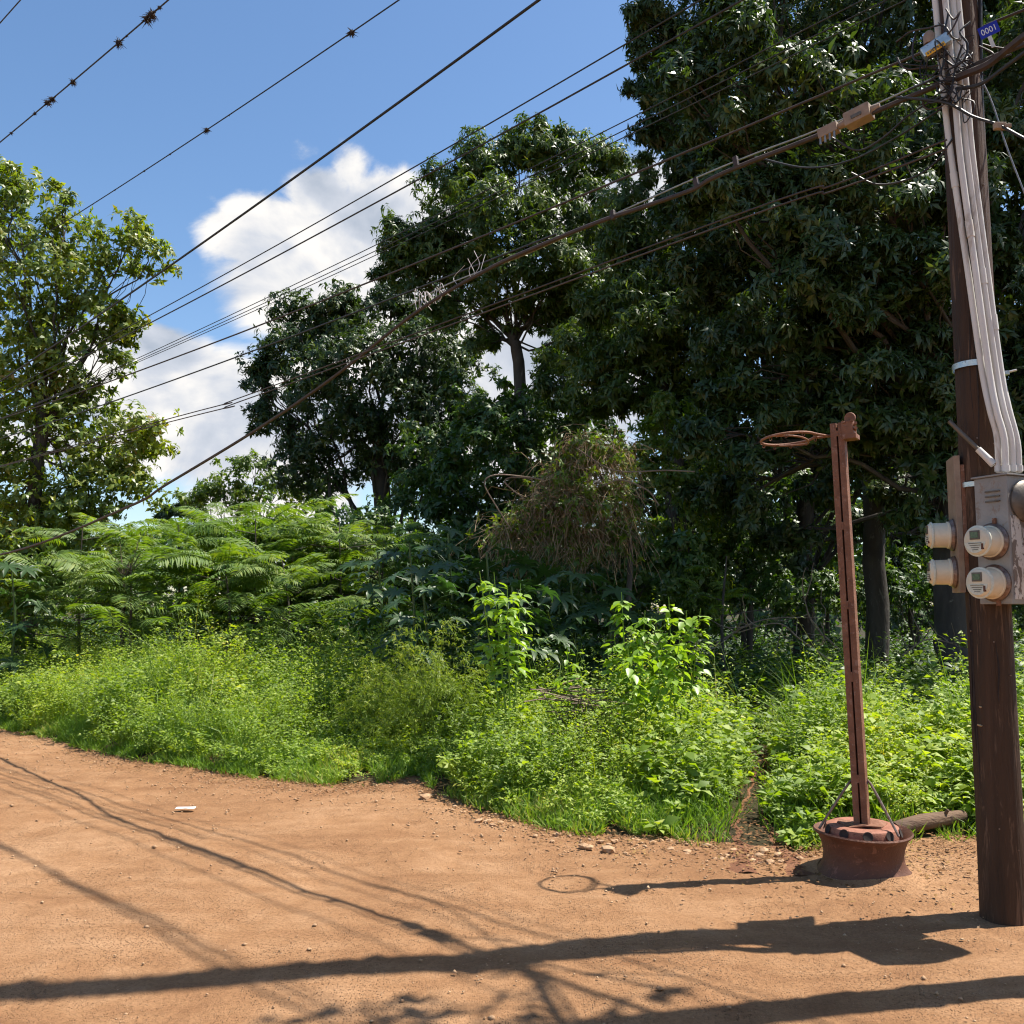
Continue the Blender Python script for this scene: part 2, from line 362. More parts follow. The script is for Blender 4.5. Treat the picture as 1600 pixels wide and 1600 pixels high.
def soil_mat(name, stops, pebble=0.5, bumpd=0.02, litter=False):
    m, t, out = new_mat(name)
    pos = t.node('ShaderNodeNewGeometry').outputs['Position']
    big = t.noise(pos, 0.55, 4, 0.55, 0.6); mid = t.noise(pos, 5, 5, 0.6, 0.3); fine = t.noise(pos, 60, 5, 0.75)
    trk = t.noise(t.vmath('MULTIPLY', pos, (0.9, 4.5, 1)), 1.2, 4, 0.5, 0.5)     # wear along the road
    f = t.math('ADD', t.math('MULTIPLY', big, 0.45), t.math('ADD', t.math('MULTIPLY', trk, 0.25), t.math('MULTIPLY', mid, 0.3)))
    c = t.ramp(f, stops)
    c = t.mix(t.math('MULTIPLY', t.smooth(fine, 0.38, 0.68), 0.7), c, t.mix(1.0, c, (0.62, 0.6, 0.58, 1), 'MULTIPLY'))
    vo = t.node('ShaderNodeTexVoronoi', feature='F1'); t.put(vo.inputs['Vector'], pos); vo.inputs['Scale'].default_value = 95; vo.inputs['Randomness'].default_value = 1
    peb = t.math('SUBTRACT', 1.0, t.smooth(vo.outputs['Distance'], 0.16, 0.4))
    sel = t.smooth(t.node('ShaderNodeSeparateColor').outputs[0], 0.42, 0.5)
    t.put(sel.node.inputs[0].links[0].from_node.inputs[0], vo.outputs['Color'])
    patchy = t.smooth(t.noise(pos, 1.3, 3), 0.42, 0.62)
    pm = t.math('MULTIPLY', t.math('MULTIPLY', peb, sel), t.math('ADD', t.math('MULTIPLY', patchy, pebble), 0.25 if pebble > .5 else 0.0))
    c = t.mix(pm, c, t.ramp(t.noise(pos, 47, 2), [(0.36, (0.13, 0.065, 0.034)), (0.5, (0.28, 0.155, 0.085)), (0.64, (0.56, 0.38, 0.24))]))
    p = t.node('ShaderNodeBsdfPrincipled'); t.put(p.inputs['Base Color'], c); p.inputs['Roughness'].default_value = 0.92; p.inputs['Specular IOR Level'].default_value = 0.15
    h = t.math('ADD', t.math('MULTIPLY', pm, 0.8), t.math('ADD', t.math('MULTIPLY', fine, 0.5), t.math('MULTIPLY', mid, 0.9)))
    b = t.node('ShaderNodeBump'); b.inputs['Strength'].default_value = 1.0; b.inputs['Distance'].default_value = bumpd
    t.put(b.inputs['Height'], h); t.put(p.inputs['Normal'], b); t.put(out.inputs[0], p); return m


M['road'] = soil_mat('red_dirt_road', [(0.34, (0.215, 0.103, 0.047)), (0.5, (0.318, 0.17, 0.082)), (0.64, (0.42, 0.245, 0.13))], 0.75)
M['ground'] = soil_mat('dark_humus_soil', [(0.3, (0.03, 0.024, 0.013)), (0.5, (0.05, 0.042, 0.02)), (0.7, (0.065, 0.07, 0.024))], 0.04)
M['path'] = soil_mat('trodden_path_soil', [(0.3, (0.14, 0.062, 0.034)), (0.5, (0.22, 0.1, 0.055)), (0.7, (0.3, 0.15, 0.085))], 0.6)

# ------------------------------------------------------------------ ground, road, verge, path
EDGE_PX = [(0, 1135), (100, 1160), (200, 1183), (300, 1197), (400, 1212), (520, 1224), (600, 1222), (652, 1214), (690, 1238), (760, 1262),
           (850, 1290), (950, 1303), (1060, 1311), (1170, 1324), (1270, 1326), (1400, 1316), (1500, 1306)]
E = np.array([gpt(u, v)[:2] for u, v in EDGE_PX])
E = np.vstack([E[0] + 60 * np.array([-0.75, 0.66]), E[0] + 25 * np.array([-0.75, 0.66]), E[0] + 8 * np.array([-0.75, 0.66]), E, [4.6, 6.35], [8, 6.2], [20, 5.0], [60, 0]])


def edge_y(x): return np.interp(x, E[:, 0], E[:, 1])
def inside(x, y): return y - edge_y(x)          # metres past the road's edge (plan y)


def bank(x, y):
    d = inside(x, y)
    return 0.012 * vnoise(x, y, 1.1) + np.where(d > 0, 0.10 * (1 - np.exp(-np.clip(d, 0, 50) / 0.35)) + 0.05 * vnoise(x, y, 0.5) * np.clip(d, 0, 1), 0)


# far ground sheet
G = Geo(); G.add([(-2500, -2500, -0.06), (2500, -2500, -0.06), (2500, 2500, -0.06), (-2500, 2500, -0.06)], [(0, 1, 2, 3)])
put_props(G.obj('ground', M['ground']), kind='structure')


def grid_sheet(name, xs, rows, mat, zfun):
    """rows: function (x, k in 0..1) -> y"""
    ks = np.linspace(0, 1, rows[1]); X = np.repeat(xs, len(ks)); K = np.tile(ks, len(xs)); Y = rows[0](X, K); Z = zfun(X, Y, K)
    n = len(ks); i = (np.arange(len(xs) - 1)[:, None] * n + np.arange(n - 1)[None]).ravel()
    F = np.stack([i, i + n, i + n + 1, i + 1], 1)
    o = link(name, mesh_np(name, np.stack([X, Y, Z], 1), F), mat, None, True); return put_props(o, kind='structure')


xs_near = np.concatenate([np.linspace(-60, -9, 60), np.linspace(-8.9, 6, 230), np.linspace(6.2, 60, 60)])
xj = 0.05 * np.sin(xs_near * 9.3) + 0.04 * np.sin(xs_near * 23.1 + 1) + 0.03 * np.sin(xs_near * 51 + 2)
def road_y(X, K):
    top = edge_y(X) + np.interp(X, xs_near, xj) + 0.08
    return top - (top + 18) * (1 - (1 - K) ** 0.5) if False else top - (top + 18) * K ** 1.9
def road_z(X, Y, K):
    rut = -0.012 * np.exp(-((inside(X, Y) + 1.5) / 0.35) ** 2) - 0.01 * np.exp(-((inside(X, Y) + 3.1) / 0.4) ** 2)
    return 0.012 * vnoise(X, Y, 1.1) + 0.007 * vnoise(X, Y, 4.7) + 0.004 * vnoise(X, Y, 13) + rut - np.where(K < 1e-6, 0.06, 0.0)
grid_sheet('dirt_road', xs_near, (road_y, 90), M['road'], road_z)
grid_sheet('verge', xs_near, (lambda X, K: edge_y(X) - 0.03 + 26 * K ** 1.7, 44), M['ground'], lambda X, Y, K: bank(X, Y) - 0.012 - np.where(K < 1e-6, 0.06, 0))

# trodden footpath through the weeds, right of centre, widening to bare soil at the road
PATH_PX = [(1215, 1345), (1185, 1300), (1172, 1270), (1186, 1235), (1190, 1200), (1178, 1168), (1165, 1145)]
PP = np.array([gpt(u, v, 0.08)[:2] for u, v in PATH_PX]); PS = spline(np.column_stack([PP, np.zeros(len(PP))]), 8)[:, :2]
pw = np.interp(np.arange(len(PS)), [0, 8, 20, len(PS) - 1], [0.34, 0.2, 0.12, 0.07])
PT = unit(np.gradient(PS, axis=0)); PNrm = np.column_stack([-PT[:, 1], PT[:, 0]]); V = []; F = []
for i in range(len(PS)):
    for k, q in enumerate(np.linspace(-1, 1, 7)):
        xy = PS[i] + PNrm[i] * pw[i] * q * (1 + 0.25 * math.sin(i * 1.7 + k)); z = float(max(bank(*xy), 0.012 * vnoise(*xy, 1.1) + 0.02)) + 0.012 - 0.035 * (1 - q * q) - (0.05 if abs(q) == 1 else 0)
        V.append((xy[0], xy[1], max(z, -0.01)))
for i in range(len(PS) - 1):
    for k in range(6): F.append((i * 7 + k, i * 7 + k + 1, (i + 1) * 7 + k + 1, (i + 1) * 7 + k))
put_props(Geo().add(V, F).obj('footpath', M['path'], smooth=True), kind='structure')


def path_clear(x, y):
    P = np.stack([np.ravel(x), np.ravel(y)], 1); d = np.full(len(P), 9.0)
    for i in range(len(PS)): d = np.minimum(d, np.hypot(*(P - PS[i]).T) - pw[i])
    return d


# ------------------------------------------------------------------ utility pole and what hangs on it
PB = gpt(1570, 1430); PB[2] = 0.0; POLE_XY = PB[:2]
LINE = unit(np.array([-0.75, 0.66]))                       # direction of the wires, away to the left along the road
VIEW = unit(np.array([POLE_XY[0], POLE_XY[1], 0.0])); LEFT = np.array([-VIEW[1], VIEW[0], 0.0])


def pole_px(u, v, toward=0.0):
    """a point at the pole's depth, moved 'toward' metres to the camera"""
    d = ray(u, v); q = PB - VIEW * toward
    return EYE + d * (np.dot(q - EYE, VIEW) / np.dot(d, VIEW))


pole = thing('utility_pole', PB, 'tall brown wooden utility pole with white conduits running up it', 'utility pole')
zs = np.linspace(-0.25, 8.6, 70); G = Geo(); seg = 28; an = np.linspace(0, 2 * math.pi, seg, endpoint=False); V = []; F = []
for i, z in enumerate(zs):
    for j, a in enumerate(an):
        r = 0.112 - 0.002 * z + 0.003 * math.sin(a * 5 + z * 0.6) + 0.0016 * math.sin(a * 13 + z * 1.1) + 0.004 * math.exp(-z * 4)
        V.append((PB[0] + r * math.cos(a), PB[1] + r * math.sin(a), z))
for i in range(len(zs) - 1):
    for j in range(seg): F.append((i * seg + j, i * seg + (j + 1) % seg, (i + 1) * seg + (j + 1) % seg, (i + 1) * seg + j))
F.append(tuple((len(zs) - 1) * seg + j for j in range(seg)))
G.add(V, F).obj('shaft', M['pole_wood'], pole, True)
def ring_band(z, r, h, th, tilt=0.0):
    g = Geo(); g.lathe([(r, -h / 2), (r + th, -h / 2), (r + th, h / 2), (r, h / 2)], (PB[0], PB[1], z), (tilt, 0, 1), 36, True); return g
ring_band(pole_px(1525, 574)[2], 0.118, 0.032, 0.004, 0.02).obj('metal_band', M['galv'], pole, True)
ring_band(pole_px(1512, 760)[2], 0.117, 0.026, 0.004).obj('metal_band', M['galv'], pole, True)
ring_band(pole_px(1512, 911)[2], 0.117, 0.026, 0.004).obj('metal_band', M['galv'], pole, True)
c = pole_px(1568, 583, 0.1); g = Geo(); g.box(c, (0.05, 0.03, 0.022), None, 0.003); g.tube([c, c + np.array([0.06, -0.02, 0.012])], 0.006, 6); g.obj('band_clamp', M['galv'], pole)
for (u, v, w, h) in [(1533, 1105, 0.03, 0.022), (1533, 1134, 0.04, 0.018)]:
    g = Geo(); c = pole_px(u, v, 0.092); a = np.linspace(0, 2 * math.pi, 9, endpoint=False)
    rim = [c + LEFT * w / 2 * math.cos(q) * (1 + 0.2 * math.sin(3 * q)) + UP * h / 2 * math.sin(q) + VIEW * 0.02 for q in a]
    g.add(rim + [c - VIEW * 0.014], [(i, (i + 1) % 9, 9) for i in range(9)]); g.obj('wood_scar', M['scar'], pole)
for k in range(16):                                         # staples, nails and drying cracks in the timber
    z = rng.uniform(.3, 4.6); q = rng.uniform(-1.2, 1.2); n_ = -VIEW * math.cos(q) + LEFT * math.sin(q); c = PB + UP * z + n_ * (0.111 - .002 * z)
    Geo().tube([c, c + n_ * .008], .004, 6).obj('nail', M['rod'], pole)
for k in range(14):
    z = rng.uniform(.1, 4.2); q = rng.uniform(-1.3, 1.3); h = rng.uniform(.25, .9); pts = []
    for w in np.linspace(0, 1, 7): zz = z + h * w; qq = q + .05 * math.sin(w * 7 + k); n_ = -VIEW * math.cos(qq) + LEFT * math.sin(qq); pts.append(PB + UP * zz + n_ * (.1105 - .002 * zz))
    Geo().tube(pts, [.001, .003, .004, .0045, .004, .003, .001], 5).obj('drying_crack', M['tuft'], pole)
for z in (5.6, 6.2, 6.8, 8.2):                              # insulators above the picture carry the upper wires
    q = PB + UP * z - LEFT * -.13; Geo().lathe([(.02, -.05), (.045, -.03), (.03, 0), (.045, .03), (.02, .05)], q, UP, 14).obj('insulator', M['galv'], pole, True)

# black pipe up the right side
g = Geo(); P = spline([pole_px(1531, -60, 0.02), pole_px(1533, 130, 0.02), pole_px(1539, 330, 0.02), pole_px(1545, 480, 0.0)], 6); g.tube(P, 0.011, 8)
put_props(g.obj('cable_pipe', M['black']), 'thin black pipe running up right side of utility pole', 'pipe')

# white conduits, one object each
COND = [
    ('leftmost white conduit rising from meter cabinet up the pole', [(1452, -80), (1461, 0), (1476, 160), (1487, 250), (1512, 420), (1534, 575), (1547, 640), (1558, 682), (1561, 738)]),
    ('second white conduit from the left on the utility pole', [(1468, -80), (1477, 0), (1492, 150), (1501, 250), (1524, 420), (1545, 575), (1557, 640), (1569, 685), (1572, 738)]),
    ('third white conduit from the left on the utility pole', [(1478, -80), (1488, 0), (1502, 150), (1512, 250), (1534, 420), (1556, 575), (1567, 635), (1580, 685), (1583, 738)]),
    ('rightmost white conduit on the utility pole beside black pipe', [(1488, -80), (1497, 0), (1511, 150), (1520, 250), (1542, 420), (1563, 575), (1575, 635), (1589, 690), (1592, 738)])]
for i, (lab, px) in enumerate(COND):
    tw = 0.135 + 0.03 * (1 if i in (1,) else 0) - (0.02 if i == 3 else 0)
    root = thing('conduit', pole_px(px[-1][0], px[-1][1], tw), lab, 'conduit', 'white conduits on the pole')
    P = spline([pole_px(u, v, tw + 0.02 * (v > 600)) for u, v in px], 7)
    Geo().tube(P, 0.0165, 12).obj('pipe', M['pvc'], root, True)
    kj = 22 + 3 * i; Geo().tube([P[kj], P[kj + 1]], 0.0195, 12).obj('coupling', M['pvc'], root, True)
    e = P[-1]; Geo().tube([e + UP * 0.005, e + UP * 0.035], 0.021, 12).obj('collar', M['pvc'], root, True)
# slanted short pipe stub with cap
p1, p0 = pole_px(1549, 722, 0.15), pole_px(1483, 658, 0.13)
st = thing('pipe_stub', p1, 'short slanting dark pipe stub with white fitting above meter cabinet', 'pipe')
mid = p0 + (p1 - p0) * 0.72
Geo().tube([p0, mid], 0.012, 10).obj('pipe', M['darkgrey'], st, True)
Geo().tube([mid - (p1 - p0) * 0.03, p1 + (p1 - p0) * 0.06], [0.017, 0.02], 12).obj('fitting', M['pvc'], st, True)

# meter cabinet: narrow face with two meters turned to the left, wide face towards the camera
FN = np.array([-0.908, -0.419, 0.0]); FR = np.array([0.419, -0.908, 0.0])      # outward normals of meter face / wide face
ctop = pole_px(1575, 742, 0.24); cbot = pole_px(1580, 944, 0.24)               # the shared near edge of the two faces
hz = ctop[2] - cbot[2]; edge = (ctop + cbot) / 2
wM, wF = 0.19, 0.42                                                           # width of meter face, of wide face
cc = edge - FR * wM / 2 - FN * wF / 2
Rm = np.array([-FN, -FR, UP]).T                                                # local x = inwards along wide face, y = inwards along meter face
cab = thing('meter_cabinet', np.array([cc[0], cc[1], cbot[2]]), 'grey metal electric meter cabinet strapped to utility pole, two round meters on its narrow face', 'meter cabinet')
Geo().box(cc, (wF, wM, hz), Rm, 0.006).obj('housing', M['cabinet'], cab)
Geo().box(cc + UP * (hz / 2 + 0.006), (wF + 0.02, wM + 0.024, 0.01), Rm, 0.003).obj('lid', M['cabinet'], cab)
fc = edge - FR * wM / 2                                                        # centre of meter face plane
for k in range(3):
    Geo().box(fc + FN * 0.003 + UP * (hz / 2 - 0.075 - 0.026 * k) - FR * (-0.012), (0.008, 0.085, 0.008), Rm, 0.002).obj('vent', M['darkgrey'], cab)
Geo().box(edge - FN * wF / 2 + FR * 0.002 - UP * 0.09, (wF - 0.03, 0.006, hz - 0.23), Rm, 0.002).obj('door_panel', M['peel'], cab)
Geo().box(edge - FN * (0.2 + .14) + FR * .15 + UP * .02, (0.28, .27, hz * .8), Rm, 0.09).obj('side_box', M['cabinet'], cab)
cv = edge - FN * 0.12 + FR * 0.004 + UP * (hz / 2 - 0.13)
Geo().lathe([(0.105, 0), (0.108, 0.012), (0.095, 0.03), (0.05, 0.045), (0.0, 0.048)], cv, FR, 32).obj('round_cover', M['darkgrey'], cab, True)


def meter(parent, c, ax, r=0.082):
    """round glass-fronted electricity meter; c on the mounting plane, ax outwards"""
    s = np.cross(UP, ax); Rr = np.array([ax, s, UP]).T
    ring = Geo().lathe([(r + 0.012, -0.004), (r + 0.014, 0.008), (r + 0.002, 0.022)], c, ax, 36).obj('socket_ring', M['rod'], parent, True)
    m = Geo().lathe([(r, 0.012), (r, 0.03), (r - 0.006, 0.034), (r - 0.008, 0.11), (r - 0.014, 0.126), (r - 0.02, 0.13), (0.0, 0.131)], c, ax, 36).obj('meter', M['meter'], parent, True)
    d = c + ax * 0.132
    g = Geo(); a = np.linspace(math.pi * 1.03, math.pi * 1.97, 14)                # lower half of the face: printed plate
    pts = [d + s * (r - 0.022) * math.cos(q) + UP * ((r - 0.022) * math.sin(q) - 0.002) + ax * 0.0015 for q in a]
    g.add(pts + [p - ax * 0.004 for p in pts], [tuple(range(14))] + [(i, (i + 1) % 14, 14 + (i + 1) % 14, 14 + i) for i in range(14)]); g.obj('face_plate', M['label'], m)
    Geo().box(d + UP * 0.03 + ax * 0.001, (0.006, 0.056, 0.046), Rr, 0.001).obj('display_frame', M['darkgrey'], m)
    Geo().box(d + UP * 0.03 + ax * 0.003, (0.006, 0.042, 0.03), Rr, 0.001).obj('display', M['lcd'], m)
    for q in range(4): Geo().box(d - UP * (0.012 + 0.011 * q) + ax * 0.002, (0.004, 0.075 - 0.014 * q, 0.003), Rr).obj('print_line', M['darkgrey'], m)
    Geo().box(d - UP * 0.03 + s * (r - .03) * .8 - ax * .001, (0.006, 0.014, 0.03), Rr, 0.001).obj('name_tag', M['rust_wheel'], m)
    Geo().lathe([(r - 0.008, 0.104), (r - 0.002, 0.108), (r - 0.002, 0.114), (r - 0.011, 0.118)], c, ax, 36).obj('cover_rim', M['label'], m, True)
    return m


zm = [pole_px(1550, 846, 0.2)[2], pole_px(1552, 911, 0.2)[2]]
for z in zm:
    c = fc + FN * 0.001; c = np.array([c[0], c[1], z]); meter(cab, c, FN)
for dz in (0.105, -0.1): Geo().box(fc + FN * 0.008 + UP * ((zm[0] if dz > 0 else zm[1]) - fc[2] + dz) - FR * -0.02, (0.014, 0.018, 0.03), Rm, 0.003).obj('clasp', M['rust'], cab)
# second board on the far left of the pole, seen edge on, with two meters in profile
BN = unit(LEFT * 0.97 - VIEW * 0.22); bs = np.cross(UP, BN)
btop, bbot = pole_px(1489, 716, -0.02), pole_px(1498, 926, -0.02); bc = (btop + bbot) / 2; Rb = np.array([BN, bs, UP]).T
brd = thing('meter_board', np.array([bc[0], bc[1], bbot[2]]), 'narrow brown meter board on left side of pole with two meters in profile', 'meter board')
Geo().box(bc, (0.03, 0.2, btop[2] - bbot[2]), Rb, 0.003).obj('board', M['boxtan'], brd)
Geo().box(bc - BN * 0.026 - bs * 0.02, (0.02, 0.24, btop[2] - bbot[2] - 0.1), Rb, 0.003).obj('back_plate', M['rust'], brd)
for v in (836, 894):
    p = pole_px(1492, v, -0.02); meter(brd, np.array([bc[0], bc[1], p[2]]) + BN * 0.016, BN, 0.074)
    Geo().box(np.array([bc[0], bc[1], p[2] - 0.02]) + BN * 0.075 - bs * 0.069, (0.026, 0.008, 0.034), Rb, 0.001).obj('side_tag', M['darkgrey'], brd)

# terminal box with yellow plate, blue number plate
tb = pole_px(1462, 76, 0.2); trm = thing('terminal_box', tb, 'small grey terminal box with yellow plate strapped near pole top', 'terminal box')
Rt = Matrix.Rotation(-0.42, 3, Vector(VIEW)) @ Matrix.Rotation(math.atan2(-VIEW[0], VIEW[1]), 3, 'Z')
Rt = np.array(Rt); Geo().box(tb + UP * 0.01, (0.15, 0.06, 0.06), Rt, 0.006).obj('housing', M['galv'], trm)
Geo().box(tb - UP * 0.02 - VIEW * 0.033, (0.105, 0.006, 0.026), Rt, 0.002).obj('yellow_plate', M['yellow'], trm)
for k in range(7): Geo().box(tb - UP * 0.02 - VIEW * 0.0375 + Rt @ np.array([-0.042 + 0.014 * k, 0, 0]), (0.006 + 0.002 * (k % 2), 0.001, 0.012), Rt).obj('print_mark', M['darkgrey'], trm)
Geo().lathe([(0.03, 0), (0.032, 0.05), (0.02, 0.07)], tb + UP * 0.035 - LEFT * -0.03, UP, 14).obj('lug', M['boxtan'], trm, True)
bp = pole_px(1545, 47, 0.12); pl = thing('number_plate', bp, 'blue plate numbered 0001 tilted beside top of utility pole', 'number plate')
Rp = np.array(Matrix.Rotation(-0.26, 3, Vector(VIEW)) @ Matrix.Rotation(math.atan2(-VIEW[0], VIEW[1]), 3, 'Z'))
Geo().box(bp, (0.098, 0.006, 0.07), Rp, 0.002).obj('plate', M['blue'], pl)
fcu = bpy.data.curves.new('number_text', 'FONT'); fcu.body = '0001'; fcu.size = 0.05; fcu.align_x = 'CENTER'; fcu.align_y = 'CENTER'; fcu.extrude = 0.0008; fcu.offset = 0.0
fo = bpy.data.objects.new('number_text', fcu); COL.objects.link(fo); bpy.context.view_layer.update()
fme = bpy.data.meshes.new_from_object(fo.evaluated_get(bpy.context.evaluated_depsgraph_get())); bpy.data.objects.remove(fo); bpy.data.curves.remove(fcu); fme.materials.clear(); fme.materials.append(M['white'])
fo = bpy.data.objects.new('number_text', fme); COL.objects.link(fo); fo.parent = pl
Rf = Matrix(Rp.tolist()) @ Matrix.Rotation(math.pi / 2, 3, 'X'); fo.matrix_local = Matrix.Translation(Vector((Rp @ np.array([0, -0.0045, -0.003])))) @ Rf.to_4x4() @ Matrix.Scale(0.8, 4, Vector((1, 0, 0)))
Geo().box(bp - UP * 0.07 - VIEW * 0.0 + LEFT * -0.01, (0.02, 0.004, 0.07), Rp, 0.001).obj('hanger', M['pvc'], pl)

# ---- wires
PL3 = np.array([POLE_XY[0], POLE_XY[1], 0.0])


def wire(name, label, px, r, mat, off=0.0, c=0.002, s0=-22.0, s1=34.0, fit=True, tail=None, kinky=0.0, group='overhead wires'):
    P0 = PL3[:2] + off * np.array([0.66, 0.75]); sz = np.array([wire_point(u, v, P0, LINE) for u, v in px])
    if fit:
        k = np.polyfit(sz[:, 0], sz[:, 1] - c * sz[:, 0] ** 2, 1); ss = np.linspace(s0, s1, 70); zz = k[0] * ss + k[1] + c * ss ** 2
        if s0 < 0: zz = np.where(ss < 0, k[1] - 0.03 * ss + 0.002 * ss ** 2 * 0 + 0.0, zz)
    else:
        pts = np.vstack([sz] + ([np.array(tail)] if tail is not None else [])); pts = pts[np.argsort(pts[:, 0])]
        q = spline(np.column_stack([pts, np.zeros(len(pts))]), 8); ss, zz = q[:, 0], q[:, 1]
    P = np.column_stack([P0[0] + ss * LINE[0], P0[1] + ss * LINE[1], zz])
    if kinky: P += rng.normal(scale=kinky, size=P.shape)
    o = Geo().tube(P, r, 6).obj(name, mat, None, True)
    return put_props(o, label, 'wire', group), P, sz, P0


wire('power_wire', 'short thin wire crossing the extreme upper left corner', [(0, 36), (32, 0)], 0.008, M['black'], -1.0)
_, PW1, _, _ = wire('power_wire', 'thin high wire dotted with many dark plant tufts in open sky', [(0, 222), (75, 160), (185, 68), (262, 0)], 0.009, M['black'], -0.6)
_, PW2, _, _ = wire('power_wire', 'thin high wire with two dark tufts above the left tree', [(108, 343), (325, 200), (550, 50), (628, -2)], 0.008, M['black'], 0.7)
wire('power_wire', 'thick black insulated wire crossing the open sky diagonally', [(60, 556), (200, 462), (360, 350), (500, 245), (680, 120), (850, -5)], 0.013, M['black'], 0.0)
wire('power_wire', 'upper of the two thin wires meeting over the cloud', [(219, 497), (387, 415), (669, 250), (960, 75)], 0.007, M['black'], 0.4)
wire('power_wire', 'lower of the two thin wires meeting over the cloud', [(211, 520), (420, 402), (646, 282), (985, 103)], 0.007, M['black'], -0.7)
for i, (dy, lab) in enumerate([(0, 'top wire of the close bunch of three below the cloud'), (9, 'middle wire of the close bunch of three below the cloud'), (16, 'bottom wire of the close bunch of three below the cloud')]):
    wire('telephone_wire', lab, [(200, 565 + dy * 0.3), (387, 482 + dy * 0.8), (575, 390 + dy), (1000, 175 + dy * 1.5)], 0.0048, M['black'], 0.25 + 0.3 * i)
wire('telephone_wire', 'brown bundled wire passing just over the round tree crown', [(200, 585), (425, 501), (575, 441), (631, 424), (800, 350), (960, 278), (1200, 185), (1420, 92)], 0.009, M['brown'], 0.45)
wire('telephone_wire', 'thin single wire ending at the flank of the round tree', [(200, 619), (380, 554)], 0.008, M['black'], 0.1, s0=3)
for i, lab in enumerate(['upper of two lowest thin wires crossing the dark trees', 'lower of two lowest thin wires crossing the dark trees']):
    wire('telephone_wire', lab, [(250, 658 + 5 * i), (376, 621 + 6 * i), (1130, 343 + 9 * i), (1300, 290 + 9 * i), (1480, 218 + 14 * i)], 0.0055, M['brown'], -0.3 - 0.12 * i, fit=False, tail=[(24, 3.6), (32, 4.4)])
CBL = [(20, 862), (200, 792), (260, 757), (400, 672), (520, 590), (650, 488), (760, 422), (850, 381), (940, 345), (1000, 325), (1080, 297), (1110, 280), (1165, 256), (1240, 227), (1290, 207), (1340, 186), (1420, 152), (1482, 126)]
_, PC, szC, P0C = wire('telephone_cable', 'thick sagging brown telephone cable running down to the left bushes', CBL, 0.016, M['brown'], -0.14, fit=False, tail=[(17, 2.3), (22, 2.6), (30, 3.9), (-0.6, 4.55), (-6, 4.9), (-20, 6.5)])
wire('support_strand', 'straight grey support strand just above the thick brown cable', [(640, 478), (700, 444), (820, 398), (960, 335), (1090, 277), (1180, 240), (1290, 198), (1480, 112)], 0.006, M['greywire'], -0.12, fit=False)
# bundle to the right of the pole and odd loops round its head
def loose(name, label, pts, r, mat, cat='wire', sides=6):
    P = spline([pole_px(u, v, d) for u, v, d in pts], 7); o = Geo().tube(P, r, sides).obj(name, mat, None, True)
    return put_props(o, label, cat, 'cable tangle round the pole head')
loose('cable_bundle', 'heavy dark cable bundle leaving the pole head to the right', [(1478, 128, 0.16), (1510, 115, 0.2), (1545, 100, 0.28), (1580, 72, 0.4), (1625, 35, 0.55), (1720, -60, 0.9)], 0.022, M['brown'])
loose('cable_bundle', 'second dark cable strand under the heavy bundle right of pole', [(1488, 140, 0.16), (1530, 132, 0.25), (1570, 105, 0.35), (1625, 62, 0.5), (1720, -20, 0.8)], 0.011, M['black'])
loose('drop_wire', 'black drop wire with pale connector leaving pole to the lower right', [(1400, 152, 0.15), (1475, 160, 0.2), (1520, 182, 0.22), (1560, 195, 0.25), (1600, 216, 0.3), (1680, 255, 0.4)], 0.008, M['black'])
g = Geo(); c = pole_px(1562, 197, 0.25); g.box(c, (0.06, 0.03, 0.035), None, 0.006); g.box(c + np.array([0.03, -0.01, -0.01]), (0.035, 0.04, 0.02), None, 0.004)
put_props(g.obj('wire_connector', M['boxtan']), 'small pale connector on the drop wires right of the pole', 'connector')
loose('drop_wire', 'thin stay wire slanting down right of the pole head', [(1530, 118, 0.2), (1550, 160, 0.22), (1575, 235, 0.25), (1612, 330, 0.3)], 0.004, M['greywire'])
tang = [([(1482, 20, .2), (1475, 60, .22), (1474, 100, .2), (1460, 122, .2), (1420, 140, .15)], .006), ([(1478, 14, .2), (1490, 30, .24), (1500, 18, .22), (1488, 45, .24), (1470, 62, .2), (1450, 75, .15)], .005),
        ([(1400, 66, .1), (1422, 50, .12), (1450, 44, .15), (1475, 40, .2), (1490, 60, .2), (1515, 62, .05), (1545, 72, .0), (1572, 76, .0)], .005), ([(1402, 90, .1), (1408, 102, .12), (1420, 108, .14), (1440, 106, .15), (1466, 102, .2)], .005),
        ([(1440, 152, .15), (1445, 168, .16), (1460, 170, .17), (1478, 160, .2), (1490, 135, .2)], .005), ([(1447, 150, .15), (1452, 160, .18), (1470, 156, .2), (1486, 140, .2), (1494, 100, .2), (1504, 70, .22)], .006),
        ([(1300, 215, .1), (1340, 235, .1), (1380, 215, .1), (1420, 180, .12), (1470, 150, .18)], .006), ([(1330, 270, .1), (1370, 288, .1), (1420, 280, .1), (1460, 255, .12), (1490, 215, .16)], .006),
        ([(1180, 245, -.6), (1260, 262, -.4), (1330, 250, -.2), (1400, 215, 0), (1478, 165, .12)], .006), ([(1430, 55, .1), (1426, 75, .12), (1428, 92, .14), (1440, 96, .15)], .005),
        ([(1530, 72, .2), (1550, 82, .25), (1556, 92, .25), (1580, 85, .3)], .005), ([(1480, 110, .2), (1505, 95, .24), (1512, 70, .24), (1500, 50, .24), (1516, 34, .2)], .006)]
places = ['looping beside first conduit at pole head', 'curled round the conduits at pole top', 'long strand crossing under the number plate', 'short sagging strand left of yellow plate', 'small double loop left of the pole under the bundle',
          'rising from the loops between the conduits', 'sagging under the tan splice box to the pole', 'lowest sagging loop in front of dark tree', 'long slack strand joining splice box and pole', 'hooked strand hanging from the terminal box',
          'zigzag strand hanging below the number plate', 'twisted strand between bundle and number plate']
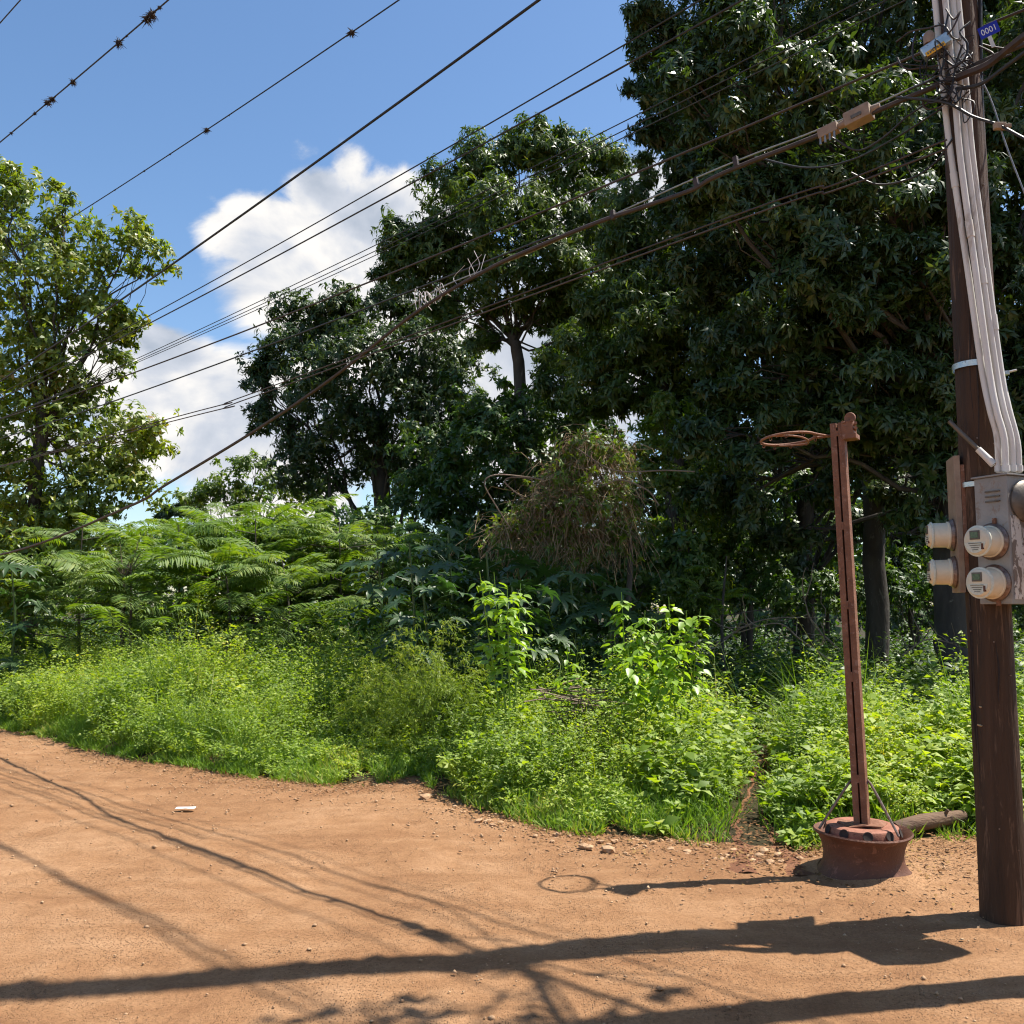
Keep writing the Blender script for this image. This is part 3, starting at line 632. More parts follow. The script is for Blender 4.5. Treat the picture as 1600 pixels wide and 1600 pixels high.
for (pts, r), pl_ in zip(tang, places): loose('loose_wire', 'loose black wire ' + pl_, pts, r, M['black'] if r > .0055 else M['brown'])
# one knotted nest of thin wires at the pole head
g = Geo()
for k in range(16):
    u, v = rng.uniform(1462, 1512), rng.uniform(60, 175); pts = [pole_px(u + 26 * rng.normal(), v + 16 * rng.normal(), rng.uniform(.14, .24)) for _ in range(5)]; g.tube(spline(pts, 6), rng.uniform(.002, .0042), 5)
put_props(g.obj('wire_nest', M['black'], None, True), 'knotted nest of thin black wires round the pole head', 'wire', 'cable tangle round the pole head')

# splice box and terminal block on the thick cable
def on_cable(u, v, lift=0.0):
    s, z = wire_point(u, v, P0C, LINE); return np.array([P0C[0] + s * LINE[0], P0C[1] + s * LINE[1], z + lift])
a, b = on_cable(1322, 192), on_cable(1362, 172); ax = unit(b - a); sb = np.cross(UP, ax); sb = unit(sb); Rs = np.array([ax, sb, np.cross(ax, sb)]).T
c = (a + b) / 2; L = np.linalg.norm(b - a)
spl = thing('splice_box', c, 'tan rectangular splice box hung on the thick cable', 'splice box')
Geo().box(c, (L, 0.09, 0.085), Rs, 0.012).obj('housing', M['boxtan'], spl)
Geo().box(c - UP * 0.01 + (sb if np.dot(sb, VIEW) < 0 else -sb) * 0.047, (L * 0.4, 0.006, 0.022), Rs, 0.003).obj('slot', M['darkgrey'], spl)
for s in (-1, 1): Geo().tube([c + ax * s * L * 0.5, c + ax * s * (L * 0.5 + 0.05)], [0.026, 0.018], 10).obj('gland', M['boxtan'], spl, True)
a, b = on_cable(1280, 212), on_cable(1310, 198); c = (a + b) / 2; L = np.linalg.norm(b - a); ax = unit(b - a)
tbk = thing('terminal_block', c, 'small pinned terminal block beside the tan splice box', 'terminal block')
Geo().box(c, (L, 0.06, 0.06), Rs, 0.008).obj('housing', M['boxtan'], tbk)
for k in range(4): p = c + ax * L * (-0.36 + 0.24 * k) - UP * 0.028 + (sb if np.dot(sb, VIEW) < 0 else -sb) * 0.022; Geo().tube([p, p - UP * 0.045], 0.007, 8).obj('pin', M['greywire'], tbk)
for u, v, lab in [(1088, 288, 'cable clip nearer the splice box on the thick brown cable'), (1150, 255, 'cable clip joining strand to thick cable near the splice box'), (958, 338, 'cable clip farther along the thick brown cable')]:
    g = Geo(); g.box(on_cable(u, v, 0.01), (0.03, 0.03, 0.07), Rs, 0.006); put_props(g.obj('cable_clip', M['brown']), lab, 'clip', 'cable clips')
# frayed white strings caught on the cable
g = Geo(); c0 = on_cable(668, 474)
for k in range(12):
    p = on_cable(652 + 48 * k / 15 + rng.uniform(-2, 2), 486 - 22 * k / 15); q = p + np.array([rng.normal(scale=.03), rng.normal(scale=.03), rng.uniform(0.06, 0.19)]); g.tube(spline([p, (p + q) / 2 + rng.normal(scale=.02, size=3), q, q + np.array([rng.uniform(.0, .08), 0, -rng.uniform(0.02, .12)])], 3), 0.0024, 4)
put_props(g.obj('frayed_string', M['pvc']), 'tuft of frayed white string caught on the thick cable', 'string')
g = Geo()
for k in range(5):
    p = on_cable(715 + 9 * k + rng.uniform(-4, 4), 445 - 4.6 * k); g.tube(spline([p, p + np.array([.02, .02, .1]) + rng.normal(scale=.03, size=3), p + np.array([.05, .03, .17]) + rng.normal(scale=.03, size=3)], 3), 0.002, 4)
put_props(g.obj('frayed_string', M['pvc']), 'thin loose white threads along cable right of the frayed tuft', 'string')


# air plant tufts on the two highest wires
def tuft(P, u, s, label, grp):
    pu = np.array([proj(p)[0] for p in P]); ok = np.array([p[1] > 1 for p in P]); pu = np.where(ok, pu, 1e9); o = np.argsort(pu[ok]); Q = P[ok][o]
    p = np.array([np.interp(u, pu[ok][o], Q[:, i]) for i in range(3)]); g = Geo(); n = 70 if s > .05 else 24; s *= .8
    for k in range(n):
        d = unit(rng.normal(size=3) * [1, 1, 0.9] - UP * 0.55); L = s * rng.uniform(0.4, 1.25); pp = [p, p + d * L * .5, p + d * L + np.array([rng.normal(), rng.normal(), -0.5]) * L * .2]
        g.tube(pp, [s * .1, s * .09, s * .02], 3)
    g.lathe([(0.0, -s * .7), (s * .45, -s * .35), (s * .5, 0), (s * .3, s * .35), (0.0, s * .5)], p, UP, 8)
    put_props(g.obj('air_plant', M['tuft']), label, 'air plant', grp)
def proj(p):
    d = p - EYE; c, s = math.cos(PITCH), math.sin(PITCH); yc = c * d[1] + s * d[2]; zc = -s * d[1] + c * d[2]
    return 800 + FPX * d[0] / yc, 800 - FPX * zc / yc
T1 = [(18, .045), (34, .02), (55, .05), (75, .075), (82, .08), (114, .07), (186, .085), (198, .03), (230, .09), (238, .095), (250, .05)]
od = ['first', 'second', 'third', 'fourth', 'fifth', 'sixth', 'seventh', 'eighth', 'ninth', 'tenth', 'eleventh']
for (u, s), w in zip(T1, od): tuft(PW1, u, s, f'dark plant tuft on the dotted high wire, {w} from the left', 'tufts on the dotted wire')
for (u, s), w in zip([(145, .02), (180, .025), (226, .03), (266, .025), (324, .065), (358, .02), (550, .075)], od): tuft(PW2, u, s, f'dark plant tuft on the second high wire, {w} from the left', 'tufts on the second wire')

# pole standing outside the picture on the right, whose shadow crosses the near corner
SP = np.array([3.0, 4.24, 0]); sp = thing('wooden_post', SP, 'wooden post just beyond the picture edge, seen by its shadow', 'post')
Geo().tube([SP + UP * z for z in np.linspace(-0.2, 6.5, 12)], np.linspace(0.105, 0.09, 12), 18).obj('shaft', M['pole_wood'], sp, True)
Geo().lathe([(0.096, 0), (0.1, 0.05), (0.1, 0.08), (0.02, 0.12)], SP + UP * 6.5, UP, 18).obj('cap', M['galv'], sp, True)

# creeper grown over the head of that post; its leafy shadow lies at the bottom of the picture
cr = thing('creeper', SP + UP * 5.4, 'leafy creeper on the post head beyond the picture edge, seen by shadow', 'creeper')
CPp = SP + UP * 6.0 + rng.normal(size=(60, 3)) * [.38, .22, .4]; V, F = whorls(CPp, rand_dirs(60, -.2), 6, .13, .06); link('leaves', mesh_np('leaves', V - base_of(cr), F), M['bush'], cr)
g = Geo()
for q in CPp[:24]: g.tube(wob_(SP + UP * rng.uniform(5.4, 6.4), q), .006, 4)
g.obj('stems', M['twig'], cr)

# ------------------------------------------------------------------ basketball hoop on a truck wheel
HB = gpt(1350, 1366); HB[2] = 0.0
hoop = thing('basketball_hoop', HB, 'rusty homemade basketball hoop on a steel post set in truck wheel', 'basketball hoop')
# wheel: open barrel with flared flanges
R0 = 0.272
prof = [(R0 - 0.005, 0.0), (R0 + 0.004, 0.006), (R0 - 0.002, 0.022), (R0 - 0.022, 0.04), (R0 - 0.04, 0.075), (R0 - 0.046, 0.12), (R0 - 0.04, 0.165), (R0 - 0.026, 0.2), (R0 - 0.018, 0.222), (R0 + 0.002, 0.238), (R0 + 0.01, 0.25), (R0 + 0.004, 0.259),
        (R0 - 0.006, 0.252), (R0 - 0.026, 0.228), (R0 - 0.05, 0.2), (R0 - 0.062, 0.12), (R0 - 0.05, 0.04), (R0 - 0.02, 0.0)]
g = Geo(); g.lathe(prof, HB, UP, 64, True)
for i, v in enumerate(g.V[0]):
    a = math.atan2(v[1] - HB[1], v[0] - HB[0]); z = v[2]
    k = 1 - 0.03 * math.exp(-((a - 0.35) / 0.22) ** 2) * math.exp(-((z - 0.13) / 0.05) ** 2) + 0.02 * math.exp(-((a + 0.35) / 0.3) ** 2) * math.exp(-(z / 0.05) ** 2)
    v[0] = HB[0] + (v[0] - HB[0]) * k; v[1] = HB[1] + (v[1] - HB[1]) * k; v[2] += 0.004 * math.sin(a * 2 + 1) * (z > .1)
gs = Geo(); aa = np.linspace(0, 2 * math.pi, 48, endpoint=False); rows = []
for fr_, zz in ((-.01, .035), (.03, .016), (.1, .004), (.2, -.02)): rows += [HB + np.array([(R0 + fr_ * (1 + .4 * math.sin(3 * q + 1))) * math.cos(q), (R0 + fr_ * (1 + .4 * math.sin(3 * q + 1))) * math.sin(q), zz * (1 + .5 * math.sin(2 * q + 4))]) for q in aa]
gs.add(rows, [(r * 48 + j, (r + 1) * 48 + j, (r + 1) * 48 + (j + 1) % 48, r * 48 + (j + 1) % 48) for r in range(3) for j in range(48)])
put_props(gs.obj('dirt_mound', M['road'], None, True), kind='structure')
wheel = g.obj('wheel_barrel', M['rust_wheel'], hoop, True)
# dished wheel disc with hand holes
bm = bmesh.new(); NS = 60; dprof = [(0.212, 0.205), (0.212, 0.262), (0.204, 0.282), (0.186, 0.29), (0.155, 0.291), (0.11, 0.285), (0.0, 0.285)]
rings = []
for r, h in dprof[:-1]: rings.append([bm.verts.new((r * math.cos(2 * math.pi * j / NS), r * math.sin(2 * math.pi * j / NS), h)) for j in range(NS)])
ctr = bm.verts.new((0, 0, 0.285))
for i in range(len(rings) - 1):
    for j in range(NS):
        hole = i in (0,) and (j % 6) in (0, 1)
        bm.faces.new((rings[i][j], rings[i][(j + 1) % NS], rings[i + 1][(j + 1) % NS], rings[i + 1][j]))
for j in range(NS): bm.faces.new((rings[-1][j], rings[-1][(j + 1) % NS], ctr))
disc = Geo().frombm(bm, HB).obj('wheel_disc', M['rust_rose'], hoop, True)
for k in range(10):
    a = 2 * math.pi * k / 10 + 0.1; n = unit(np.array([math.cos(a), math.sin(a), 0.32])); c = HB + np.array([math.cos(a) * 0.2115, math.sin(a) * 0.2115, 0.262])
    Geo().lathe([(0.026, 0.003), (0.029, 0.004), (0.026, 0.005), (0.023, 0.0035), (0.0, 0.0036)], c, n, 18).obj('hand_hole', M['tuft'], disc, True)
g = Geo(); a = np.linspace(0, 2 * math.pi, 11, endpoint=False); rr = 0.13 * np.array([1, .86, 1.1, .9, 1.12, .95, .82, 1.08, 1.0, 1.15, .9])
top = [HB + np.array([rr[i] * math.cos(a[i]) * 1.15, rr[i] * math.sin(a[i]) * .8, 0.296 + 0.008 * math.sin(3 * a[i])]) for i in range(11)]
g.add(top + [p - UP * 0.007 for p in top], [tuple(range(11))] + [(i, (i + 1) % 11, 11 + (i + 1) % 11, 11 + i)[::-1] for i in range(11)]); g.obj('base_plate', M['rust'], hoop)
# post: two channel bars side by side with stitched welds between
hv = unit(np.array([HB[0], HB[1], 0])); PT0 = HB + UP * 0.29; d = ray(1309, 662); PT1 = EYE + d * (np.dot(HB - EYE, hv) / np.dot(d, hv))
ax = unit(PT1 - PT0); hs = unit(np.cross(ax, hv)); hs = hs if hs[0] > 0 else -hs; hs = unit(hs - hv * 0.22); hf = np.cross(hs, ax); hf = hf if np.dot(hf, hv) < 0 else -hf
RH = np.array([hs, -hf, ax]).T; HL = np.linalg.norm(PT1 - PT0); pc = (PT0 + PT1) / 2
bw = 0.036
for s in (-1, 1): Geo().box(pc + hs * s * (bw / 2 + 0.005), (bw, 0.07, HL), RH, 0.004).obj('channel_bar', M['rust'], hoop)
g = Geo(); Geo().box(pc - hf * -0.012 - hf * 0.03, (0.0115, 0.03, HL - 0.01), RH).obj('groove_web', M['rust_wheel'], hoop)
for k, (f0, f1) in enumerate([(0.02, 0.035), (0.255, 0.275), (0.455, 0.475), (0.63, 0.655), (0.88, 0.9)]):
    Geo().box(PT0 + ax * HL * (1 - (f0 + f1) / 2) + hf * 0.0335, (0.012, 0.006, HL * (f1 - f0)), RH, 0.002).obj('weld_bead', M['rust'], hoop)
for s, dz in ((-1, 0.23), (1, 0.235)):
    e = HB + hs * s * 0.225 + hf * 0.11 + UP * 0.262; t0 = PT0 + ax * dz + hs * s * 0.052
    Geo().tube(spline([t0 - hs * s * 0.012, t0 + hs * s * 0.012, e], 3), 0.0075, 8).obj('brace_rod', M['rod'], hoop, True)
e = HB - hf * 0.22 + UP * 0.26; Geo().tube([PT0 + ax * 0.23 - hf * 0.036, e], 0.0075, 8).obj('brace_rod', M['rod'], hoop, True)
# ring, neck and the clamp block behind
RR = 0.168; rc_px = (1238, 678); d = ray(*rc_px); rc = EYE + d * (np.dot(HB - EYE, hv) / np.dot(d, hv))
e1 = unit(rc - (PT1 - ax * 0.06)); e1 = unit(np.array([e1[0], e1[1], -0.075])); e2 = unit(np.cross(UP + hv * 0.04, e1)); rc = PT1 - ax * 0.055 + hs * -0.05 + e1 * (RR + 0.085)
q = np.linspace(0, 2 * math.pi, 49)[:-1]; P = [rc + RR * (e1 * math.cos(t) + e2 * math.sin(t)) for t in q]
g = Geo(); P2 = np.array(P + [P[0]]); g.tube(P2, 0.0085, 10, False); ringo = g.obj('ring', M['rust'], hoop, True)
for s in (-1, 1):
    p0 = rc - e1 * RR * 0.92 + e2 * s * RR * 0.39; Geo().tube(spline([p0, PT1 - ax * 0.07 + hs * -0.07 + hf * s * 0.02 * np.sign(np.dot(e2, hf)), PT1 - ax * 0.07 + hs * -0.045], 5), 0.008, 8).obj('ring_arm', M['rust'], ringo, True)
P = [rc + (RR - 0.002) * (e1 * math.cos(t) + e2 * math.sin(t)) * np.interp(abs(t - math.pi), [0, 2.2], [0.72, 1.0]) - UP * 0.035 * math.exp(-((abs(t - math.pi) - 0.0) / 1.5) ** 2) for t in np.linspace(math.pi - 2.0, math.pi + 2.0, 24)]
Geo().tube(np.array(P), 0.0065, 8).obj('under_brace', M['rust'], ringo, True)
for k in range(10):
    t = 2 * math.pi * k / 10 + 0.3; p = rc + RR * (e1 * math.cos(t) + e2 * math.sin(t)) - UP * 0.008
    Geo().tube(spline([p, p - UP * 0.014 + e1 * 0.006, p - UP * 0.018 - e1 * 0.006, p - UP * 0.004 - e1 * 0.01], 3), 0.0025, 5).obj('net_hook', M['rust'], ringo, True)
kb = PT1 + hs * 0.065 - ax * 0.05
Geo().box(kb, (0.07, 0.1, 0.11), RH, 0.006).obj('clamp_block', M['rust'], hoop)
Geo().box(kb - ax * 0.045 + hs * 0.008, (0.085, 0.11, 0.03), RH, 0.004).obj('clamp_foot', M['rust'], hoop)
Geo().lathe([(0.032, -0.014), (0.036, 0), (0.032, 0.014)], kb + ax * 0.075 + hs * 0.01, hf, 20).obj('pulley', M['rust'], hoop, True)
for s, z in ((1, 0.03), (1, 0.0), (-0.4, 0.045), (0.6, 0.05)): Geo().tube([kb + hs * 0.03 * s + ax * z - hf * 0.02, kb + hs * 0.055 * s + ax * z + hf * 0.062], 0.009, 8).obj('bolt', M['rust'], hoop, True)

# ------------------------------------------------------------------ small things on the ground
lg0, lg1 = gpt(1398, 1296, 0.06), gpt(1505, 1275, 0.1)
lg = thing('log', np.array([lg0[0], lg0[1], 0]), 'short weathered log lying behind the rusty wheel base', 'log')
P = spline([lg0, lg0 * .6 + lg1 * .4 + UP * .012, lg1], 6); Geo().tube(P, np.interp(np.arange(len(P)), [0, 6, len(P) - 1], [.05, .056, .042]), 14).obj('stem', M['log'], lg, True)
Geo().tube([P[9], P[9] + np.array([.03, -.03, .07])], [.016, .01], 8).obj('branch_stub', M['log'], lg, True)
# crumpled plastic cup, paper scraps
c = gpt(1258, 1312, 0.03); bm = bmesh.new(); bmesh.ops.create_icosphere(bm, subdivisions=2, radius=0.045)
for v in bm.verts: v.co *= 1 + rng.uniform(-.35, .25); v.co.z *= .75
put_props(Geo().frombm(bm, c).obj('plastic_cup', M['plastic']), 'crumpled clear plastic cup on the ground beside wheel base', 'litter')
for (u, v, w, lab) in [(291, 1262, .075, 'flat pale scrap of paper lying on the dirt road'), (1390, 1288, .05, 'tiny white scrap lying between wheel base and log')]:
    c = gpt(u, v, 0.012); a = np.linspace(0, 2 * math.pi, 9, endpoint=False); top = [c + np.array([w * math.cos(q) * (1 + .2 * math.sin(2.3 * q)), w * .5 * math.sin(q), .004 * math.sin(3 * q)]) for q in a]
    put_props(Geo().add(top + [p - UP * .0015 for p in top], [tuple(range(9)), tuple(range(17, 8, -1))] + [(i, 9 + i, 9 + (i + 1) % 9, (i + 1) % 9) for i in range(9)]).obj('paper_scrap', M['white']), lab, 'litter')
# larger stones along the broken road edge
bases = []
for k in range(5):
    bm = bmesh.new(); bmesh.ops.create_icosphere(bm, subdivisions=1, radius=1)
    for v in bm.verts: v.co = Vector((v.co.x * rng.uniform(.75, 1.2), v.co.y * rng.uniform(.7, 1.1), v.co.z * rng.uniform(.45, .7)))
    me = bpy.data.meshes.new('stone'); bm.to_mesh(me); bm.free(); me.materials.append(M['stone']); bases.append(me)
SPX = [(u, float(np.interp(u, [a for a, _ in EDGE_PX], [b for _, b in EDGE_PX])) + rng.uniform(4, 30)) for u in np.concatenate([rng.uniform(690, 1275, 60), rng.uniform(560, 690, 6)])]
for i, (u, v) in enumerate(SPX):
    c = gpt(u, v, 0.0); o = bpy.data.objects.new('stone', bases[i % 5]); COL.objects.link(o); s = float(.012 + rng.gamma(1.6, .007)); o.location = Vector((c[0], c[1], s * .12)); o.scale = (s * 1.2, s, s); o.rotation_euler = (0, 0, float(rng.uniform(0, 6)))
    put_props(o, 'small reddish loose stone along the broken road edge', 'stone', 'loose stones along the road edge')
# fine gravel scattered on the road
oc = np.array([[1, 0, 0], [-1, 0, 0], [0, 1, 0], [0, -1, 0], [0, 0, .7], [0, 0, -.4]], float); of = np.array([[0, 2, 4], [2, 1, 4], [1, 3, 4], [3, 0, 4], [2, 0, 5], [1, 2, 5], [3, 1, 5], [0, 3, 5]])
n = 11500; gx = rng.uniform(-7, 5, n); gd = np.where(rng.random(n) < .55, rng.exponential(.55, n), rng.uniform(0, 9, n)); gy = edge_y(gx) - gd; keep = (gy > 2.2) & ((vnoise(gx, gy, .9) > -.25) | (rng.random(n) < .25)); gx, gy = gx[keep], gy[keep]; n = len(gx)
sc = rng.gamma(1.8, .0022, n) + .002; ang = rng.uniform(0, 6.28, n); J = oc[None] * rng.uniform(.6, 1.35, (n, 6, 1)) * sc[:, None, None]
ca, sa = np.cos(ang)[:, None], np.sin(ang)[:, None]; V = np.stack([J[..., 0] * ca - J[..., 1] * sa + gx[:, None], J[..., 0] * sa + J[..., 1] * ca + gy[:, None], J[..., 2] + (0.012 * vnoise(gx, gy, 1.1) + .006)[:, None]], -1).reshape(-1, 3)
F = (of[None] + (np.arange(n) * 6)[:, None, None]).reshape(-1, 3)
put_props(link('gravel', mesh_np('gravel', V, F), M['stone']), 'fine reddish gravel scattered over the dirt road', 'gravel', None, 'stuff')


# ------------------------------------------------------------------ trees
def wob(p0, p1, n, amp, sag=0.0):
    k = np.linspace(0, 1, n)[:, None]; P = p0 * (1 - k) + p1 * k; L = np.linalg.norm(p1 - p0)
    w = np.cumsum(rng.normal(scale=amp * L / n ** .5, size=(n, 3)), 0); w -= k * w[-1]
    return P + w * np.sin(k * math.pi) ** .5 + UP * sag * L * np.sin(k * math.pi)


def make_crown(lobes, n_sub, n_wh, n_leaf, L, Wd, droop=.35, sub=.4, zmin=-.8, thin=0.0, flat=.75, bend=.25, lo=45, hi=105):
    P, D, SC = [], [], []; med = float(np.median([np.mean(R) for _, R in lobes]))
    for c, R in lobes:
        R = np.broadcast_to(np.asarray(R, float), (3,)); ns = max(3, int(n_sub * rng.uniform(.85, 1.15) * np.clip((R.mean() / med) ** 1.7, .2, 1.5)))
        dd = rand_dirs(ns, zmin); sc_ = c + dd * R * rng.uniform(.2, 1.02, (ns, 1)) ** .7; SC.append(sc_)
        sr = R.mean() * sub * rng.uniform(.65, 1.25, ns)
        pu, pv = proj(np.asarray(c)) if c[1] > 1 else (0, 0); wt = .45 if (pu > 1680 or pv < -90 or pu < -70) else 1.0
        for i in range(ns):
            m = max(4, int(n_wh * wt * rng.uniform(.45, 1.4))); d2 = rand_dirs(m, -.85)
            P.append(sc_[i] + d2 * sr[i] * rng.uniform(.45, 1.08, (m, 1)) * [1, 1, flat]); D.append(unit(d2 * .7 + dd[i] * .35 + UP * .3 + rng.normal(scale=.25, size=(m, 3))))
    P = np.concatenate(P); D = np.concatenate(D)
    if thin: k = rng.random(len(P)) > thin; P, D = P[k], D[k]
    V, F = whorls(P, D, n_leaf, L, Wd, lo, hi, droop, bend); return V, F, SC


def tree(name, label, cat, base, fork, lobes, mat, tr, n_sub=16, n_wh=24, n_leaf=10, L=.19, Wd=.055, group=None, trunk_mid=None, bark='bark', twigs=True, **kw):
    root = thing(name, base, label, cat, group)
    tp = np.array([base - UP * .3, base] + ([trunk_mid] if trunk_mid is not None else []) + [fork]); P = spline(tp, 6); P[1:-1] += rng.normal(scale=tr * .12, size=(len(P) - 2, 3)) * [1, 1, 0]
    Geo().tube(P, np.interp(np.arange(len(P)), [0, 6, len(P) - 1], [tr * 1.5, tr * 1.05, tr * .75]), 14).obj('trunk', M[bark], root, True)
    V, F, SC = make_crown(lobes, n_sub, n_wh, n_leaf, L, Wd, **kw)
    o = link('crown', mesh_np('crown', V - base, F), mat, root)
    if twigs:
        ref = P[-5:]
        for (c, R), sc_ in zip(lobes, SC):
            s = ref[rng.integers(0, len(ref))]; q = wob(s, c, 9, .09, .04); g = Geo(); d = np.linalg.norm(c - s); r0 = min(.06, tr * np.clip(.14 + .07 * d / 4, .12, .34))
            g.tube(q, np.linspace(r0, r0 * .35, 9), 6)
            for e in sc_[:6]:
                st_ = q[rng.integers(4, 9)]; w = wob(st_, e, 5, .12); g.tube(w, np.linspace(r0 * .32, r0 * .09, 5), 4, False)
            g.obj('limb', M[bark], root, True)
    return root


def lob(Y, *px):
    """crown lobes given as (u, v, radius in photograph px[, depth offset])"""
    out = []
    for p in px:
        dy = p[3] if len(p) > 3 else 0.0; out.append((at(p[0], p[1], Y + dy), p[2] * (Y + dy) / FPX))
    return out


def foot(u, Y):
    p = at(u, 947, Y); return np.array([p[0], p[1], 0.0])


# far left tree, sunlit, open layered crown
Y = 19.0
tree('broadleaf_tree', 'sunlit open-crowned broadleaf tree at the left edge', 'tree', foot(45, Y), at(70, 640, Y),
     lob(Y, (30, 320, 62), (105, 350, 45), (-30, 380, 90), (50, 410, 75), (180, 395, 48), (232, 408, 40), (205, 370, 40), (130, 450, 62), (20, 500, 85), (100, 520, 70), (170, 515, 45), (195, 570, 32),
         (60, 590, 75), (-40, 600, 95), (140, 620, 45), (215, 690, 55), (150, 710, 75), (60, 690, 85), (215, 760, 50), (-30, 740, 90), (120, 790, 75), (30, 810, 85), (245, 680, 42), (200, 510, 40), (12, 275, 34), (100, 305, 20), (70, 870, 70), (170, 850, 60), (0, 880, 70)),
     M['almond'], .15, 22, 14, 8, .155, .068, trunk_mid=at(55, 760, Y), droop=.15, sub=.5, flat=.85, thin=.22, lo=40, hi=95)
# round dark tree left of centre
Y = 27.0
tree('round_tree', 'dense round dark-crowned tree standing left of centre', 'tree', foot(600, Y), at(598, 660, Y),
     lob(Y, (470, 520, 62), (540, 490, 55), (610, 480, 50), (680, 500, 55), (430, 570, 50), (420, 640, 45), (500, 590, 70, -1), (580, 560, 70, -1.5), (660, 570, 70, -1), (720, 560, 45), (540, 660, 70, -1),
         (640, 640, 65, -1), (710, 640, 50), (470, 690, 55), (500, 740, 55), (590, 720, 60), (660, 730, 60), (405, 600, 28), (730, 700, 50)),
     M['mango_dark'], .3, 20, 22, 9, .21, .066, sub=.44, droop=.45, flat=.85)
# tall mango right of centre with bare trunk
Y = 23.0
tree('mango_tree', 'tall mango tree with bare grey trunk against the cloud, centre', 'tree', foot(828, Y), at(800, 520, Y),
     lob(Y, (740, 260, 55), (700, 300, 50), (820, 235, 50), (880, 270, 60), (935, 235, 42), (960, 260, 35), (630, 380, 50), (690, 390, 60), (770, 340, 70, -1), (850, 350, 70, -1), (930, 350, 70), (615, 410, 34),
         (650, 440, 40), (720, 450, 50), (790, 430, 55, -1), (870, 440, 60, -1), (940, 440, 60), (700, 490, 32), (890, 510, 45), (950, 530, 50), (860, 215, 32), (770, 490, 34), (840, 480, 45), (870, 560, 38, 1), (760, 540, 26), (900, 470, 60), (740, 410, 50)),
     M['mango'], .17, 18, 20, 10, .22, .055, trunk_mid=at(812, 600, Y), droop=.6, sub=.46, flat=.9, thin=.04)
# mango between the tall one and the big trees
Y = 19.0
tree('mango_tree', 'dark leaning mango with forked limbs behind the dry vine thicket', 'tree', foot(1060, Y), at(1030, 600, Y),
     lob(Y, (985, 330, 60), (1010, 420, 70), (960, 480, 55), (1040, 490, 80, -1), (990, 560, 55), (930, 570, 42), (1080, 560, 70), (920, 620, 45), (1110, 470, 60), (1000, 270, 32), (890, 540, 45, 1.5), (950, 610, 50), (1010, 640, 60), (880, 610, 40, 1.5), (1070, 640, 60), (970, 400, 50)),
     M['mango'], .22, 18, 20, 10, .2, .052, trunk_mid=at(1050, 680, Y), droop=.6, sub=.44, flat=.9, thin=.05)
# the huge dark trees on the right
Y = 15.0
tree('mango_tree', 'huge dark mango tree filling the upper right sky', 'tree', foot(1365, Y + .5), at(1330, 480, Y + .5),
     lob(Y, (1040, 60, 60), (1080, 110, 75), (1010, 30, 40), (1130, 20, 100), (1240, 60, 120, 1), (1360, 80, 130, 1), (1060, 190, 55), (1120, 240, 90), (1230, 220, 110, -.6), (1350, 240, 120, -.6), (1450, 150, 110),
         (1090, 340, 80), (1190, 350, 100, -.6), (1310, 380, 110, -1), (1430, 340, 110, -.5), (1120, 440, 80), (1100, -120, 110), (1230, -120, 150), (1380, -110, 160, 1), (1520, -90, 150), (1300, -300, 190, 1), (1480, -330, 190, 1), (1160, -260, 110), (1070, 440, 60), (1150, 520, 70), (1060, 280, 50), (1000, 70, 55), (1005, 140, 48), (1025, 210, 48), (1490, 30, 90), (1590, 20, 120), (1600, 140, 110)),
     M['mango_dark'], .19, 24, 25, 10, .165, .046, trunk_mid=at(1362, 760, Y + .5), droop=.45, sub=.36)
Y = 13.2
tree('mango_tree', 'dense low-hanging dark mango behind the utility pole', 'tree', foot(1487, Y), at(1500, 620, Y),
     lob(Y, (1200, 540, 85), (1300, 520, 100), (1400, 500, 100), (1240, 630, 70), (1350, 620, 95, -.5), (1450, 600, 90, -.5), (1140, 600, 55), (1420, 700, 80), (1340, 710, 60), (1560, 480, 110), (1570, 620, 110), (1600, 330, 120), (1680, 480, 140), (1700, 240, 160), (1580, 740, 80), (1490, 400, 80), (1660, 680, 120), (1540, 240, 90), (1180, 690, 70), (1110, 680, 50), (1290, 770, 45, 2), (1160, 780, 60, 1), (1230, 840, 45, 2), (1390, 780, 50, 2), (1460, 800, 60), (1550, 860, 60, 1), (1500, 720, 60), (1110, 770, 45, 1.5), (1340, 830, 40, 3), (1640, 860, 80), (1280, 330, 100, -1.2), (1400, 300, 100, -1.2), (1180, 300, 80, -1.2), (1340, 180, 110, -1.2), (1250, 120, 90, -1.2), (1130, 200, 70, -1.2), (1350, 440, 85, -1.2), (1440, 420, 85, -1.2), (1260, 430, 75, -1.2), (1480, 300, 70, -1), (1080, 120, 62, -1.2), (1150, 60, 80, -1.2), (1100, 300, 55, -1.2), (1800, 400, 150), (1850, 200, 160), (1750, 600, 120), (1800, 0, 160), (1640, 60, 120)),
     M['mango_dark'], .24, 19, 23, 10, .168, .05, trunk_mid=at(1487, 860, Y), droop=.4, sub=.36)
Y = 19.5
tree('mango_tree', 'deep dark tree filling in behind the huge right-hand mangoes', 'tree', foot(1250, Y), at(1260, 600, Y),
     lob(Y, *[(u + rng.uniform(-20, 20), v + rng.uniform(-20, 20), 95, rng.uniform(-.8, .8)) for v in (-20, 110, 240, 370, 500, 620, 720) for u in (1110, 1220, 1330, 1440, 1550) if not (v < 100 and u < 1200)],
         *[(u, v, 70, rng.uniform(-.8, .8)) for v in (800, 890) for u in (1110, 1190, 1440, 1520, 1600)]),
     M['mango_dark'], .22, 14, 12, 8, .34, .1, droop=.4, sub=.42)
